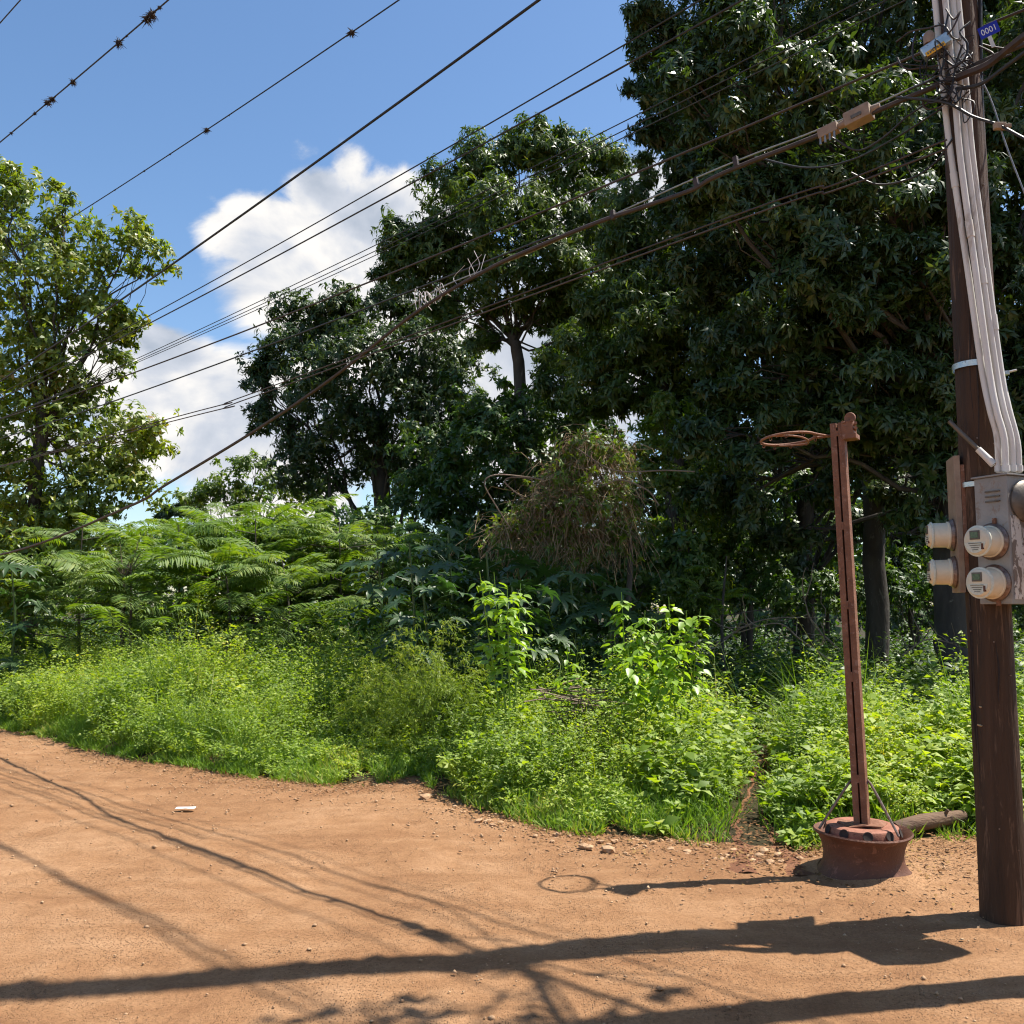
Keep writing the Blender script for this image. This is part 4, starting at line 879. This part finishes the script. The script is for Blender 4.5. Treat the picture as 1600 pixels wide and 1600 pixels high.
# lower trees and bushes behind, each its own
BUSH = [
    ('pale yellow-green tree far off beyond the feathery saplings', 30, (395, 770), [(350, 750, 40), (400, 730, 36), (420, 720, 18), (440, 760, 34), (330, 775, 34), (300, 785, 24), (380, 780, 40), (480, 780, 40)], 'mango_light', .16),
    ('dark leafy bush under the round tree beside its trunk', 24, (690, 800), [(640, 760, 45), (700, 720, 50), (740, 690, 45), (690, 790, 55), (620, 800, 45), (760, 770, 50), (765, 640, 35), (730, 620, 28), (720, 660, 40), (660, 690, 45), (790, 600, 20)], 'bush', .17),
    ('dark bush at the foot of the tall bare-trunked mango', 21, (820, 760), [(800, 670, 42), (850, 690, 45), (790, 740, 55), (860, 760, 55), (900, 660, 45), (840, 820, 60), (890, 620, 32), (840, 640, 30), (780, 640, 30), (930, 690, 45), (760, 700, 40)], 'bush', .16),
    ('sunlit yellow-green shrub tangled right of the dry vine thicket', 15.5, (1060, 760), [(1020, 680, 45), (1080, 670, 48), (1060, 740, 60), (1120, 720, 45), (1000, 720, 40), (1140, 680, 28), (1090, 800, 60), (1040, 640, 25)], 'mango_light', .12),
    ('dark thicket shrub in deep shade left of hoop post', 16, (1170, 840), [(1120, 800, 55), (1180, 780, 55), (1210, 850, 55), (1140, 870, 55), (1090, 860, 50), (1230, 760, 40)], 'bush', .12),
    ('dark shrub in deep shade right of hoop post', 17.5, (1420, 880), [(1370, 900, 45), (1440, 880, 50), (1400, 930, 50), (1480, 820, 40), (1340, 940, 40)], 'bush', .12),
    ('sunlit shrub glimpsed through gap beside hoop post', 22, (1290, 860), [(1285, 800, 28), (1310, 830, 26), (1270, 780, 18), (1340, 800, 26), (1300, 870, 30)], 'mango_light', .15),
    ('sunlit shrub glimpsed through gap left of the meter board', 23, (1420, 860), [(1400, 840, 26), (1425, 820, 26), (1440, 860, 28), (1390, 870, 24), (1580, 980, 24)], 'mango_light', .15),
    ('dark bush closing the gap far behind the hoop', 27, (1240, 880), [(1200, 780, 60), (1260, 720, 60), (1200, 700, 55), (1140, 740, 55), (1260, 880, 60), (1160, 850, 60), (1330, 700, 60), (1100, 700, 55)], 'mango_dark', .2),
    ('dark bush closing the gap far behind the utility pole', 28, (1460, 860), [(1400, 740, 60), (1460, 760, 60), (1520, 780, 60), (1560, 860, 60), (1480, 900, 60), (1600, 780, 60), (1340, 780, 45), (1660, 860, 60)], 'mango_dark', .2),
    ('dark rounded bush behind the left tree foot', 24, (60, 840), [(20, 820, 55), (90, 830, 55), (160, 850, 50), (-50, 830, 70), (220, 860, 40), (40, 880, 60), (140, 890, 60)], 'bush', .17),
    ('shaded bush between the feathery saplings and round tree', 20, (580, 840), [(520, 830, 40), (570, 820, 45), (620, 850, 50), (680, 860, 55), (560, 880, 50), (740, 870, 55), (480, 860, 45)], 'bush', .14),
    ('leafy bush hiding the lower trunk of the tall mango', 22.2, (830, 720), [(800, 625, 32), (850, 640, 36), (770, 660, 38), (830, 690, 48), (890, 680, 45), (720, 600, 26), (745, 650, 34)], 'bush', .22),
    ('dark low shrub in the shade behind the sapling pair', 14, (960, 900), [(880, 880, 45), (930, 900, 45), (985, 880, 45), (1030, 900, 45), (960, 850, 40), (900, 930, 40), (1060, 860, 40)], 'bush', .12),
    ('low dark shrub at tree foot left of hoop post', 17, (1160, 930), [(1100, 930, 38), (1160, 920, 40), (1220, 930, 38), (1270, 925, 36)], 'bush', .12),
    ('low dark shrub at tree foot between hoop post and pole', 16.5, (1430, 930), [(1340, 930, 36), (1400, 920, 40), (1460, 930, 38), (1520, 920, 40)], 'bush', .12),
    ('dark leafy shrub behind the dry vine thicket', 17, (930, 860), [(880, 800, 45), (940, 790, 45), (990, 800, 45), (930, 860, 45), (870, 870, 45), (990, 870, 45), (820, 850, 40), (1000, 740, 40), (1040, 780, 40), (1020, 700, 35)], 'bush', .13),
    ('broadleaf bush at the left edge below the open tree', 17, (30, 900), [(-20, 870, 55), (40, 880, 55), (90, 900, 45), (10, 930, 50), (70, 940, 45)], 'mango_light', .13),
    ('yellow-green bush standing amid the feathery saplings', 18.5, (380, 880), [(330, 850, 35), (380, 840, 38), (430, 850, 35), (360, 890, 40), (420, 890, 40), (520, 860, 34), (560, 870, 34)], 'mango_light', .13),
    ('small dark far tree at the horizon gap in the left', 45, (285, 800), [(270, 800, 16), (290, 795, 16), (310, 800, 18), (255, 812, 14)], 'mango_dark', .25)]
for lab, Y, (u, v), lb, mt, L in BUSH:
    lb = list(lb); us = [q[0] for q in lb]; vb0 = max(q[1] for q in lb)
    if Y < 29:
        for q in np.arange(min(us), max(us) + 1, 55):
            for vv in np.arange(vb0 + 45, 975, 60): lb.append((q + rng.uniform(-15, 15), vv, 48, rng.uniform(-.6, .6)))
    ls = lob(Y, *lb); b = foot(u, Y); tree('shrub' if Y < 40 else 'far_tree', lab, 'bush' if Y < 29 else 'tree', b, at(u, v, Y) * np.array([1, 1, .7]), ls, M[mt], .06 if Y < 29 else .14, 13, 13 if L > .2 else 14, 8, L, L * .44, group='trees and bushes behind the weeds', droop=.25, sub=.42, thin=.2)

# wood closing the horizon far behind: reads as one mass
fw = []
for k in range(90):
    x = rng.uniform(-50, 45); yy = rng.uniform(36, 52) + abs(x) * .1; hh = rng.uniform(3.6, 5.4) * yy / 40 * (1.35 if x > 6 else 1)
    for z in np.arange(.8, hh, 1.7): fw.append((np.array([x + rng.normal(scale=.7), yy + rng.normal(scale=.5), z]), rng.uniform(1.1, 1.9)))
V, F, _ = make_crown(fw, 6, 6, 5, .6, .3, sub=.5)
put_props(link('far_woodland', mesh_np('far_woodland', V, F), M['bush']), 'far dark wood closing the horizon behind the trees', 'woodland', None, 'stuff')

# dry vine thicket: brown hanging stems over a leaning trunk
Y = 12.6; vb = foot(965, Y); vt = thing('dry_vine_thicket', vb, 'dome of dry brown vines draped over leaning stem behind castor leaves', 'vine thicket')
Geo().tube(spline([vb, at(985, 860, Y), at(960, 800, Y), at(930, 720, Y)], 5), np.linspace(.045, .02, 16), 8).obj('stem', M['bark'], vt, True)
n = 1700; TP = np.array([at(u, v, Y + dy) for u, v, dy in [(915, 705, 0), (945, 715, .2), (880, 745, -.1), (850, 795, -.2), (955, 775, 0), (910, 785, -.3), (890, 835, -.1), (955, 835, 0), (800, 835, -.2)]]); ti = rng.integers(0, 9, n); TP[:, 2] += .04
dv = rand_dirs(n, -.4); P0_ = TP[ti] + dv * (rng.uniform(.1, 1, (n, 1)) ** .5) * np.array([.24, .28, .22]); st = []
K = [P0_]; dirn = unit(rng.normal(size=(n, 3)) * [1, 1, .7] + dv * .5); Ls = rng.uniform(.04, .2, (n, 1))
for k in range(5): dirn = unit(dirn + rng.normal(scale=.4, size=(n, 3)) - UP * .5); K.append(K[-1] + dirn * Ls)
VV, FF = [], []; nn = 0
for k in range(5):
    wd = .0035; p, q = K[k], K[k + 1]; s = unit(np.cross(q - p, rng.normal(size=(n, 3)))) * wd
    V = np.stack([p - s, p + s, q + s, q - s], 1).reshape(-1, 3); i = np.arange(n)[:, None] * 4
    VV.append(V); FF.append(np.concatenate([i + [0, 1, 2], i + [0, 2, 3]], 1).reshape(-1, 3) + nn); nn += len(V)
link('vines', mesh_np('vines', np.concatenate(VV) - vb, np.concatenate(FF)), M['vine'], vt)
pick = rng.integers(0, n, 2600); kk = rng.integers(0, 4, 2600); LP = np.array([K[k][i] for k, i in zip(kk, pick)])
V, F = whorls(LP[:1500], rand_dirs(1500, -.2), 2, .07, .025); link('dead_leaves', mesh_np('dead_leaves', V - vb, F), M['vine'], vt)
V, F = whorls(LP[1500:], rand_dirs(1100, 0), 11, .085, .034); link('green_leaves', mesh_np('green_leaves', V - vb, F), M['mango_light'], vt)
for px in [[(800, 830), (775, 790), (757, 755), (775, 742), (820, 745), (850, 750)], [(820, 780), (790, 755), (800, 746), (840, 748)], [(940, 760), (970, 750), (1010, 765), (1030, 790)], [(900, 700), (960, 735), (1040, 735), (1085, 737)]]:
    Geo().tube(spline([at(u, v, Y - .5) for u, v in px], 6), .01, 5).obj('runner', M['twig'], vt, True)

# dead fallen branches in the shade right of the saplings
for i, (px, lab) in enumerate([([(1300, 1020), (1250, 985), (1215, 960), (1150, 975)], 'pale dead branch arching in the shade left of hoop post'), ([(1310, 1000), (1270, 960), (1255, 915)], 'forked dead twig standing in shade beside hoop post'), ([(1410, 1010), (1450, 985), (1500, 995)], 'dead branch lying in shade between hoop post and pole'), ([(1120, 990), (1190, 955), (1290, 950)], 'long dead branch low in shade behind bright saplings')]):
    Y = 11.5 + .5 * i; P = spline([at(u, v + 14, Y) for u, v in px], 6); br = thing('dead_branch', P[0] * np.array([1, 1, 0]), lab, 'branch', 'dead branches')
    Geo().tube(P, np.linspace(.014, .005, len(P)), 6).obj('stem', M['twig'], br, True)
    for k in range(8):
        s = P[rng.integers(2, len(P))]; e = s + unit(rng.normal(size=3) + UP * .4) * rng.uniform(.2, .55); Geo().tube(wob(s, e, 5, .1), np.linspace(.009, .003, 5), 5).obj('twig', M['twig'], br, True)

# ------------------------------------------------------------------ feathery saplings: each frond a part
def frond_mesh(k):
    n = 26; L = 1.0; s = np.linspace(.08, 1, n); z = .16 * np.sin(s * 2.0) - .22 * s ** 2; C, A, N, Ln, Wn = [], [], [], [], []
    Pm = np.stack([s * L, np.zeros(n), z], 1); T = unit(np.gradient(Pm, axis=0))
    for i in range(n):
        for sd in (-1, 1):
            a = unit(T[i] * .5 + np.array([0, sd, -.2]) + rng.normal(scale=.07, size=3)); ln = .34 * math.sin(math.pi * (s[i] * .86 + .1)) ** .7
            C.append(Pm[i]); A.append(a); N.append(UP + rng.normal(scale=.2, size=3)); Ln.append(ln); Wn.append(.036)
    V, F = leaf_arrays(np.array(C), np.array(A), np.array(N), np.array(Ln), np.array(Wn), .12)
    g = Geo(); g.tube(Pm, np.linspace(.008, .003, n), 3, False); V2 = np.concatenate(g.V); F2 = np.array([[f[0], f[1], f[2]] for f in g.F] + [[f[0], f[2], f[3]] for f in g.F])
    V, F = cat_mesh([(V, F), (V2, F2)]); me = mesh_np('frond', V, F); me.materials.append(M['frond']); return me
FRONDS = [frond_mesh(k) for k in range(4)]
FS = [(130, 13.5, 800, 930, 'feathery green sapling nearest the left edge'), (205, 12.3, 850, 950, 'low feathery sapling beside thin forked stem at left'), (280, 13.0, 800, 930, 'feathery sapling below the sagging cable at left'), (330, 15.5, 775, 900, 'feathery sapling below the far yellow-green tree'),
      (400, 14.0, 790, 900, 'broad feathery sapling in the middle of the feathery stand'), (470, 15.5, 760, 890, 'tallest feathery sapling in front of the round tree'), (530, 14.5, 790, 890, 'feathery sapling at right of the stand before round tree'), (600, 15.5, 815, 890, 'rightmost feathery sapling meeting the palmate leaves'), (440, 12.6, 850, 930, 'low feathery sapling at front of the stand'), (350, 12.4, 850, 935, 'low feathery sapling left of the stand front'), (1135, 13.0, 850, 925, 'small feathery sapling alone in dark shade left of hoop post')]
for u, Y, vt_, vb_, lab in FS:
    Y = Y + (0 if u > 1000 else 3.2)
    b = foot(u, Y); tp = at(u, vt_, Y); lone = u > 1000; root = thing('feathery_sapling', b, lab, 'sapling', 'feathery saplings')
    H = tp[2]; P = spline([b, b + np.array([rng.normal(scale=.1), 0, H * .5]), np.array([tp[0], tp[1], H * .93])], 5); Geo().tube(P, np.linspace(.035, .01, len(P)), 6).obj('stem', M['bark'], root, True)
    nf = 12 if lone else int(rng.uniform(50, 78))
    for k in range(nf):
        f = rng.uniform(.15, 1) ** .75; p = P[min(len(P) - 1, int(f * (len(P) - 1)))] - b; az_ = rng.uniform(0, 2 * math.pi); rad = rng.uniform(.05, 1.45) * (1.3 - f)
        o = bpy.data.objects.new('frond', FRONDS[k % 4]); COL.objects.link(o); o.parent = root
        o.location = Vector(p + np.array([math.cos(az_) * rad, math.sin(az_) * rad, rng.uniform(-.1, .25)])); o.rotation_euler = (float(rng.normal(scale=.25)), float(rng.uniform(-.5, .1)), az_); s = float(rng.uniform(.65, 1.1)) * (.55 if lone else 1); o.scale = (s, s, s)
        if rad > .45 and k % 2: Geo().tube([p + b, p + b + np.array([math.cos(az_) * rad, math.sin(az_) * rad, .1])], .008, 4).obj('twig', M['bark'], root, True)

# ------------------------------------------------------------------ palmate (castor) plants: each leaf a part
def palmate_mesh(nl):
    V = [(0, 0, 0)]; F = []; ang = np.linspace(-2.55, 2.55, nl)
    for i, a in enumerate(ang):
        ln = 1.0 - .38 * (abs(a) / 2.55) ** 1.3; w = .5 * (ang[1] - ang[0]); d = lambda r, q, z: (r * math.cos(q), r * math.sin(q), z)
        b = len(V); V += [d(.36 * ln, a - w, .03), d(.66 * ln, a - w * .55, .05), d(ln, a, -.14), d(.66 * ln, a + w * .55, .05), d(.36 * ln, a + w, .03), d(.6 * ln, a, .0)]
        F += [(0, b, b + 5), (b, b + 1, b + 5), (b + 1, b + 2, b + 5), (b + 2, b + 3, b + 5), (b + 3, b + 4, b + 5), (b + 4, 0, b + 5)]
    me = mesh_np('leaf', np.array(V) + [.0, 0, 0], np.array(F)); me.materials.append(M['castor']); return me
PALM = [palmate_mesh(8), palmate_mesh(9), palmate_mesh(7)]
CA = [(640, 11.2, 815, 'big-leaved palmate plant at left of the shaded clump', 1), (700, 12.0, 800, 'tallest big-leaved palmate plant in the shaded clump', 1), (760, 11.0, 830, 'palmate plant just behind the first bright sapling', 1), (825, 11.8, 835, 'palmate plant below the dry vine thicket', 1), (890, 11.2, 865, 'palmate plant right of the first bright sapling', 1), (945, 11.6, 880, 'rightmost palmate plant under the dry vines', 1), (590, 12.4, 830, 'palmate plant beside the feathery stand', 1), (18, 15.0, 850, 'pale palmate plant cut by the left edge', 1.1), (660, 10.4, 880, 'low palmate plant in front of the shaded clump', .8), (800, 10.4, 890, 'low palmate plant between bright saplings', .8)]
for u, Y, v, lab, sc_ in CA:
    b = foot(u, Y); tp = at(u, v, Y); root = thing('palmate_plant', b, lab, 'plant', 'big-leaved palmate plants'); H = tp[2]
    P = spline([b, b + np.array([.06, .02, H * .5]), np.array([tp[0], tp[1], H * .9])], 5); Geo().tube(P, np.linspace(.028, .012, len(P)), 6).obj('stem', M['bush'], root, True)
    for k in range(28):
        a = k * 2.4 + rng.uniform(-.4, .4); f = rng.uniform(.2, 1); s0 = P[int(f * (len(P) - 1))]; Ls = rng.uniform(.25, .6) * sc_ * (1.3 - .5 * f); e = s0 + np.array([math.cos(a) * Ls, math.sin(a) * Ls, rng.uniform(.0, .25)])
        if k % 2 == 0: Geo().tube([s0, (s0 + e) / 2 + UP * .05, e], .005, 4, False).obj('leaf_stalk', M['castor'], root)
        o = bpy.data.objects.new('leaf', PALM[k % 3]); COL.objects.link(o); o.parent = root; o.location = Vector(e - b); s = float(rng.uniform(.22, .34)) * sc_
        o.scale = (s, s, s); o.rotation_euler = (float(rng.normal(scale=.22)), float(rng.uniform(.1, .6)), a)

# ------------------------------------------------------------------ bright saplings and leafy weeds: each leaf a part
def heart_mesh():
    V = [(0, 0, 0), (.3, .3, .03), (.62, .22, .02), (1, 0, -.16), (.62, -.22, .02), (.3, -.3, .03), (.5, 0, -.03), (.12, .2, .02), (.12, -.2, .02)]
    F = [(0, 6, 7), (7, 6, 1), (1, 6, 2), (2, 6, 3), (3, 6, 4), (4, 6, 5), (5, 6, 8), (8, 6, 0)]
    me = mesh_np('leaf', np.array(V, float), np.array(F)); me.materials.append(M['sapling']); me.polygons.foreach_set('use_smooth', np.ones(8, bool)); return me
HEART = heart_mesh()
SA = [(800, 8.9, 782, 893, 280, 'bright green sapling with heart-shaped leaves standing alone near centre', .34), (985, 8.8, 980, 925, 280, 'bright green sapling left of the pair of saplings', .26), (1055, 8.6, 1062, 932, 280, 'bright green sapling right of the pair of saplings', .33),
      (888, 8.8, 890, 1010, 70, 'small bright sapling between the tall bright ones', .2), (1015, 8.2, 1020, 1000, 190, 'bushy low sapling in front of the sapling pair', .42)]
for ub, Y, ut, vt_, nl, lab, spread in SA:
    b = foot(ub, Y); tp = at(ut, vt_, Y); root = thing('bright_sapling', b, lab, 'sapling', 'bright saplings in the weeds'); H = tp[2]
    for q in range(4):
        e = tp + np.array([(q - 1.5) * spread * .38, rng.normal(scale=.15), -rng.uniform(0, .45) * (q != 1)]); P = spline([b + np.array([rng.normal(scale=.04), rng.normal(scale=.04), 0]), b * .4 + e * .6 + np.array([0, 0, -.05 * H]), e], 6)
        Geo().tube(P, np.linspace(.012, .003, len(P)), 5).obj('stem', M['sapling'], root, True)
        for k in range(nl // 4):
            f = rng.uniform(.38, 1) ** .75; p = P[min(len(P) - 1, int(f * (len(P) - 1)))]; a = rng.uniform(0, 2 * math.pi); r = rng.uniform(.02, .16) * (1.35 - f)
            o = bpy.data.objects.new('leaf', HEART); COL.objects.link(o); o.parent = root; o.location = Vector(p - b + np.array([math.cos(a) * r, math.sin(a) * r, rng.uniform(-.03, .05)]))
            s = float(rng.uniform(.085, .145)) * (1.1 - .25 * f); o.scale = (s, s, s); o.rotation_euler = (float(rng.normal(scale=.3)), float(rng.uniform(-.1, .7)), a)

# feathery yellowish shrubs
for (u, Y, v, w, lab) in [(675, 9.4, 985, .72, 'yellowish feathery shrub left of the lone bright sapling'), (590, 9.8, 1040, .45, 'small yellowish feathery shrub beside the grass')]:
    b = foot(u, Y); H = at(u, v, Y)[2]; root = thing('feathery_shrub', b, lab, 'shrub'); n = int(230 * w); a = rng.uniform(0, 2 * math.pi, n); r = np.sqrt(rng.random(n)) * w * .75
    tipp = b + np.stack([np.cos(a) * r, np.sin(a) * r * .7, H * (1.05 - .55 * (r / (w * .75)) ** 2) * rng.uniform(.55, 1.12, n)], 1); g = Geo(); LPs, LDs = [], []
    for i in range(n):
        P = spline([b + np.array([math.cos(a[i]), math.sin(a[i]), 0]) * r[i] * .25, (b + tipp[i]) / 2 + UP * .15 * H, tipp[i], tipp[i] + np.array([math.cos(a[i]) * .12, math.sin(a[i]) * .12, -.07])], 3)
        if i % 3 == 0: g.tube(P, .003, 3, False)
        m = P[4:]; LPs.append(m); LDs.append(unit(np.gradient(m, axis=0)))
    g.obj('stems', M['shrub'], root); LPs, LDs = np.concatenate(LPs), np.concatenate(LDs); LPs = np.repeat(LPs, 2, 0) + rng.normal(scale=.03, size=(len(LPs) * 2, 3)); LDs = np.repeat(LDs, 2, 0)
    V, F = whorls(LPs, LDs, 5, .055, .009, 20, 60, .2); link('leaves', mesh_np('leaves', V - b, F), M['shrub'], root)
# old brush heap glimpsed between the saplings
c = at(905, 1078, 8.6); root = thing('brush_heap', c * np.array([1, 1, 0]), 'heap of dead brown twigs between the bright saplings', 'brush heap')
for k in range(60):
    p = c + np.array([rng.normal(scale=.18), rng.normal(scale=.12), 0]) + UP * (rng.uniform(-.5, .02)); d = unit(np.array([rng.normal(), rng.normal() * .6, rng.normal(scale=.2)])); Geo().tube(wob(p - d * .22, p + d * .22, 4, .06), .006, 4).obj('twig', M['twig'], root)
# thin forked stem among the feathery saplings
b = foot(190, 15.6); root = thing('bare_sapling', b, 'thin bare forked sapling in front of the feathery stand', 'sapling'); tk = at(193, 905, 15.6); Geo().tube(spline([b, b * .5 + tk * .5 + np.array([.03, 0, 0]), tk], 4), np.linspace(.05, .03, 9), 7).obj('trunk', M['bark'], root, True)
for k in range(14):
    e = tk + np.array([rng.uniform(-.6, .6), rng.uniform(-.4, .4), rng.uniform(.15, .75)]); Geo().tube(wob(tk, e, 6, .12), np.linspace(.014, .004, 6), 5).obj('branch', M['twig'], root, True)

# ------------------------------------------------------------------ weeds, creeper mounds, grass: uncountable ground cover
def weed_height(x, y):
    d = inside(x, y); h = .1 + .6 * (1 - np.exp(-np.clip(d, 0, 9) / 1.5)); h = h * (1 + .38 * vnoise(x, y, 1.25) + .28 * vnoise(x, y, 3.1))
    h = h + .45 * np.exp(-(((x + 4.3) / 1.5) ** 2 + ((y - 12.2) / 1.1) ** 2)) + .3 * np.exp(-(((x + 1.9) / 1.0) ** 2 + ((y - 11.2) / 1.0) ** 2)) + .16 * np.exp(-(((x - .8) / .9) ** 2 + ((y - 8.3) / .8) ** 2))
    h = h + .3 * np.exp(-(((x + 3.4) / .9) ** 2 + (d - .5) ** 2 / .16)) + .25 * np.exp(-(((x + 6.2) / 1.2) ** 2 + (d - .5) ** 2 / .2))
    h = np.where((x > -2.3) & (x < -.9), h * (.45 + .35 * np.clip(d - .6, 0, 1.5)), h)
    return np.clip(h, .07, 1.5)
def weeds(n, xr, dmax, nl, L, Wd, dense=1.0, seed_noise=1.0, dmin=0.0, hmul=1.0, patch=None):
    x = rng.uniform(*xr, n); d = dmin + (dmax - dmin) * rng.random(n) ** 1.25; y = edge_y(x) + d + .05 * rng.normal(size=n); pc_ = path_clear(x, y)
    keep = (pc_ > .03) & (inside(x, y) > .02) & (np.hypot(x - HB[0], y - HB[1]) > .42) & (np.hypot(x - PB[0], y - PB[1]) > .3) & ((d > .35) | (vnoise(x, y, 2.3) > -.15)) & (np.abs(x / np.maximum(y, 1)) < .75)
    if patch: keep &= vnoise(x + patch[1], y + patch[1] * .7, patch[0]) > patch[2]
    keep &= ~((x > 2.05) & (x < 3.1) & (d < .28)); x, y, pc_, d = x[keep], y[keep], pc_[keep], d[keep]; n = len(x)
    h = weed_height(x, y) * hmul * rng.uniform(.5, 1.15, n) * np.where(rng.random(n) < .07, 1.45, 1) * np.clip(pc_ / .5 + .3, .3, 1); lean = rng.normal(scale=.28, size=(n, 2)); z0 = bank(x, y)
    lean[:, 1] -= .2 * np.exp(-d / .3)
    f = rng.uniform(.06, 1, (n, nl)) ** .38; stem = np.stack([x[:, None] + lean[:, :1] * h[:, None] * f ** 1.5, y[:, None] + lean[:, 1:] * h[:, None] * f ** 1.5, z0[:, None] + h[:, None] * f], -1)
    a = rng.uniform(0, 2 * math.pi, (n, nl)); off = rng.uniform(.01, .075, (n, nl)) * (1.25 - .7 * f); A = np.stack([np.cos(a), np.sin(a), rng.uniform(-.25, .75, (n, nl))], -1); C = stem + A * off[..., None] * [1, 1, .4]
    A = A.reshape(-1, 3); C = C.reshape(-1, 3); N = UP * 1.0 + rng.normal(scale=.45, size=A.shape); sz = np.repeat(rng.uniform(.75, 1.25, n), nl) * rng.uniform(.6, 1.2, n * nl)
    lv = leaf_arrays(C, A, N, L * sz, Wd * sz, .2)
    b0 = np.stack([x, y, z0], 1); b1 = np.stack([x + lean[:, 0] * h, y + lean[:, 1] * h, z0 + h], 1); st_ = leaf_arrays(b0, b1 - b0, rng.normal(size=(n, 3)), np.linalg.norm(b1 - b0, axis=1), np.full(n, .006), 0.0)
    return cat_mesh([lv, st_])
V, F = cat_mesh([weeds(7000, (-9.5, 5.6), 3.6, 30, .042, .019, patch=(1.1, 3.0, -.35)), weeds(3600, (-9.5, 5.6), 3.6, 22, .075, .034, patch=(.8, 9.0, .1)), weeds(4000, (-14, 6.5), 8.5, 25, .066, .033, dmin=2.0),
                 weeds(1500, (-9.5, 5.6), 3.8, 24, .05, .016, patch=(1.5, 21.0, .05), hmul=1.5), weeds(900, (1.0, 5.6), 3.0, 20, .1, .055)])
put_props(link('weeds', mesh_np('weeds', V, F), M['weed']), 'thick sunlit leafy weeds covering the ground beyond the road', 'weeds', None, 'stuff')
# shaded ground creeper further back
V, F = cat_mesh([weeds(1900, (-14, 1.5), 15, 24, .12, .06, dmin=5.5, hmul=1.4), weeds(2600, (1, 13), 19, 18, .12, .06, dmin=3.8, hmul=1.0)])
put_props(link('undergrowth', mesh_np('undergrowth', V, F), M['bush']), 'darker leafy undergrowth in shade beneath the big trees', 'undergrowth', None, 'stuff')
# grass along the road edge
n = 75000; x = rng.uniform(-9.5, 5.5, n); d = rng.exponential(.55, n) * np.where(vnoise(x, x * 0, 1.7) > 0, 1.3, .7); y = edge_y(x) + d - .06 + .06 * rng.normal(size=n); pc_ = path_clear(x, y)
keep = (pc_ > rng.uniform(-.1, .12, n)) & (d < 3.5) & (np.hypot(x - HB[0], y - HB[1]) > .36) & (np.hypot(x - PB[0], y - PB[1]) > .13) & ((vnoise(x, y, 3.3) > -.3) | (d > .4)) & ~((x > 1.2) & (d < .3) & (rng.random(n) < .72)); x, y, d = x[keep], y[keep], d[keep]; n = len(x)
A = np.stack([rng.normal(scale=.55, size=n), rng.normal(scale=.5, size=n) - .25 * np.exp(-d / .3), np.ones(n)], 1); Lg = rng.uniform(.06, .2, n) * (.65 + .8 * np.clip(d, 0, 1)); C = np.stack([x, y, np.maximum(bank(x, y), 0) - .01], 1)
lv1 = leaf_arrays(C, A, rng.normal(size=(n, 3)) * [1, 1, .3], Lg, rng.uniform(.006, .012, n), .3)
n = 9000; x = rng.uniform(-9.5, 5.5, n); d = rng.uniform(.25, 4, n); y = edge_y(x) + d; keep = (vnoise(x - 4, y + 2, .9) > .1) & (path_clear(x, y) > .1) & (np.hypot(x - HB[0], y - HB[1]) > .4); x, y, d = x[keep], y[keep], d[keep]; n = len(x)
A = np.stack([rng.normal(scale=.3, size=n), rng.normal(scale=.3, size=n), np.ones(n)], 1); lv2 = leaf_arrays(np.stack([x, y, bank(x, y)], 1), A, rng.normal(size=(n, 3)) * [1, 1, .2], weed_height(x, y) * rng.uniform(.8, 1.7, n), rng.uniform(.006, .011, n), .45)
V, F = cat_mesh([lv1, lv2])
put_props(link('grass', mesh_np('grass', V, F), M['grass']), 'ragged short grass fringing the dirt road edge', 'grass', None, 'stuff')
# fallen leaves and bits at the foot of the weeds, on the path and under the pole
n = 4200; x = rng.uniform(-5, 4.5, n); d = rng.normal(scale=.3, size=n) - .06; y = edge_y(x) + d; m2 = 700; q = PS[rng.integers(0, len(PS), m2)] + rng.normal(scale=.12, size=(m2, 2)); m3 = 500; w = np.stack([rng.normal(2.35, .45, m3), rng.normal(5.9, .35, m3)], 1)
x = np.concatenate([x, q[:, 0], w[:, 0]]); y = np.concatenate([y, q[:, 1], w[:, 1]]); n = len(x); A = np.stack([rng.normal(size=n), rng.normal(size=n), rng.normal(scale=.12, size=n)], 1)
V, F = leaf_arrays(np.stack([x, y, np.maximum(bank(x, y), .0) + .016], 1), A, UP + rng.normal(scale=.25, size=(n, 3)), rng.uniform(.02, .055, n), rng.uniform(.01, .022, n), .1)
put_props(link('leaf_litter', mesh_np('leaf_litter', V, F), M['litter']), 'dry fallen leaves scattered along the road edge and footpath', 'leaf litter', None, 'stuff')
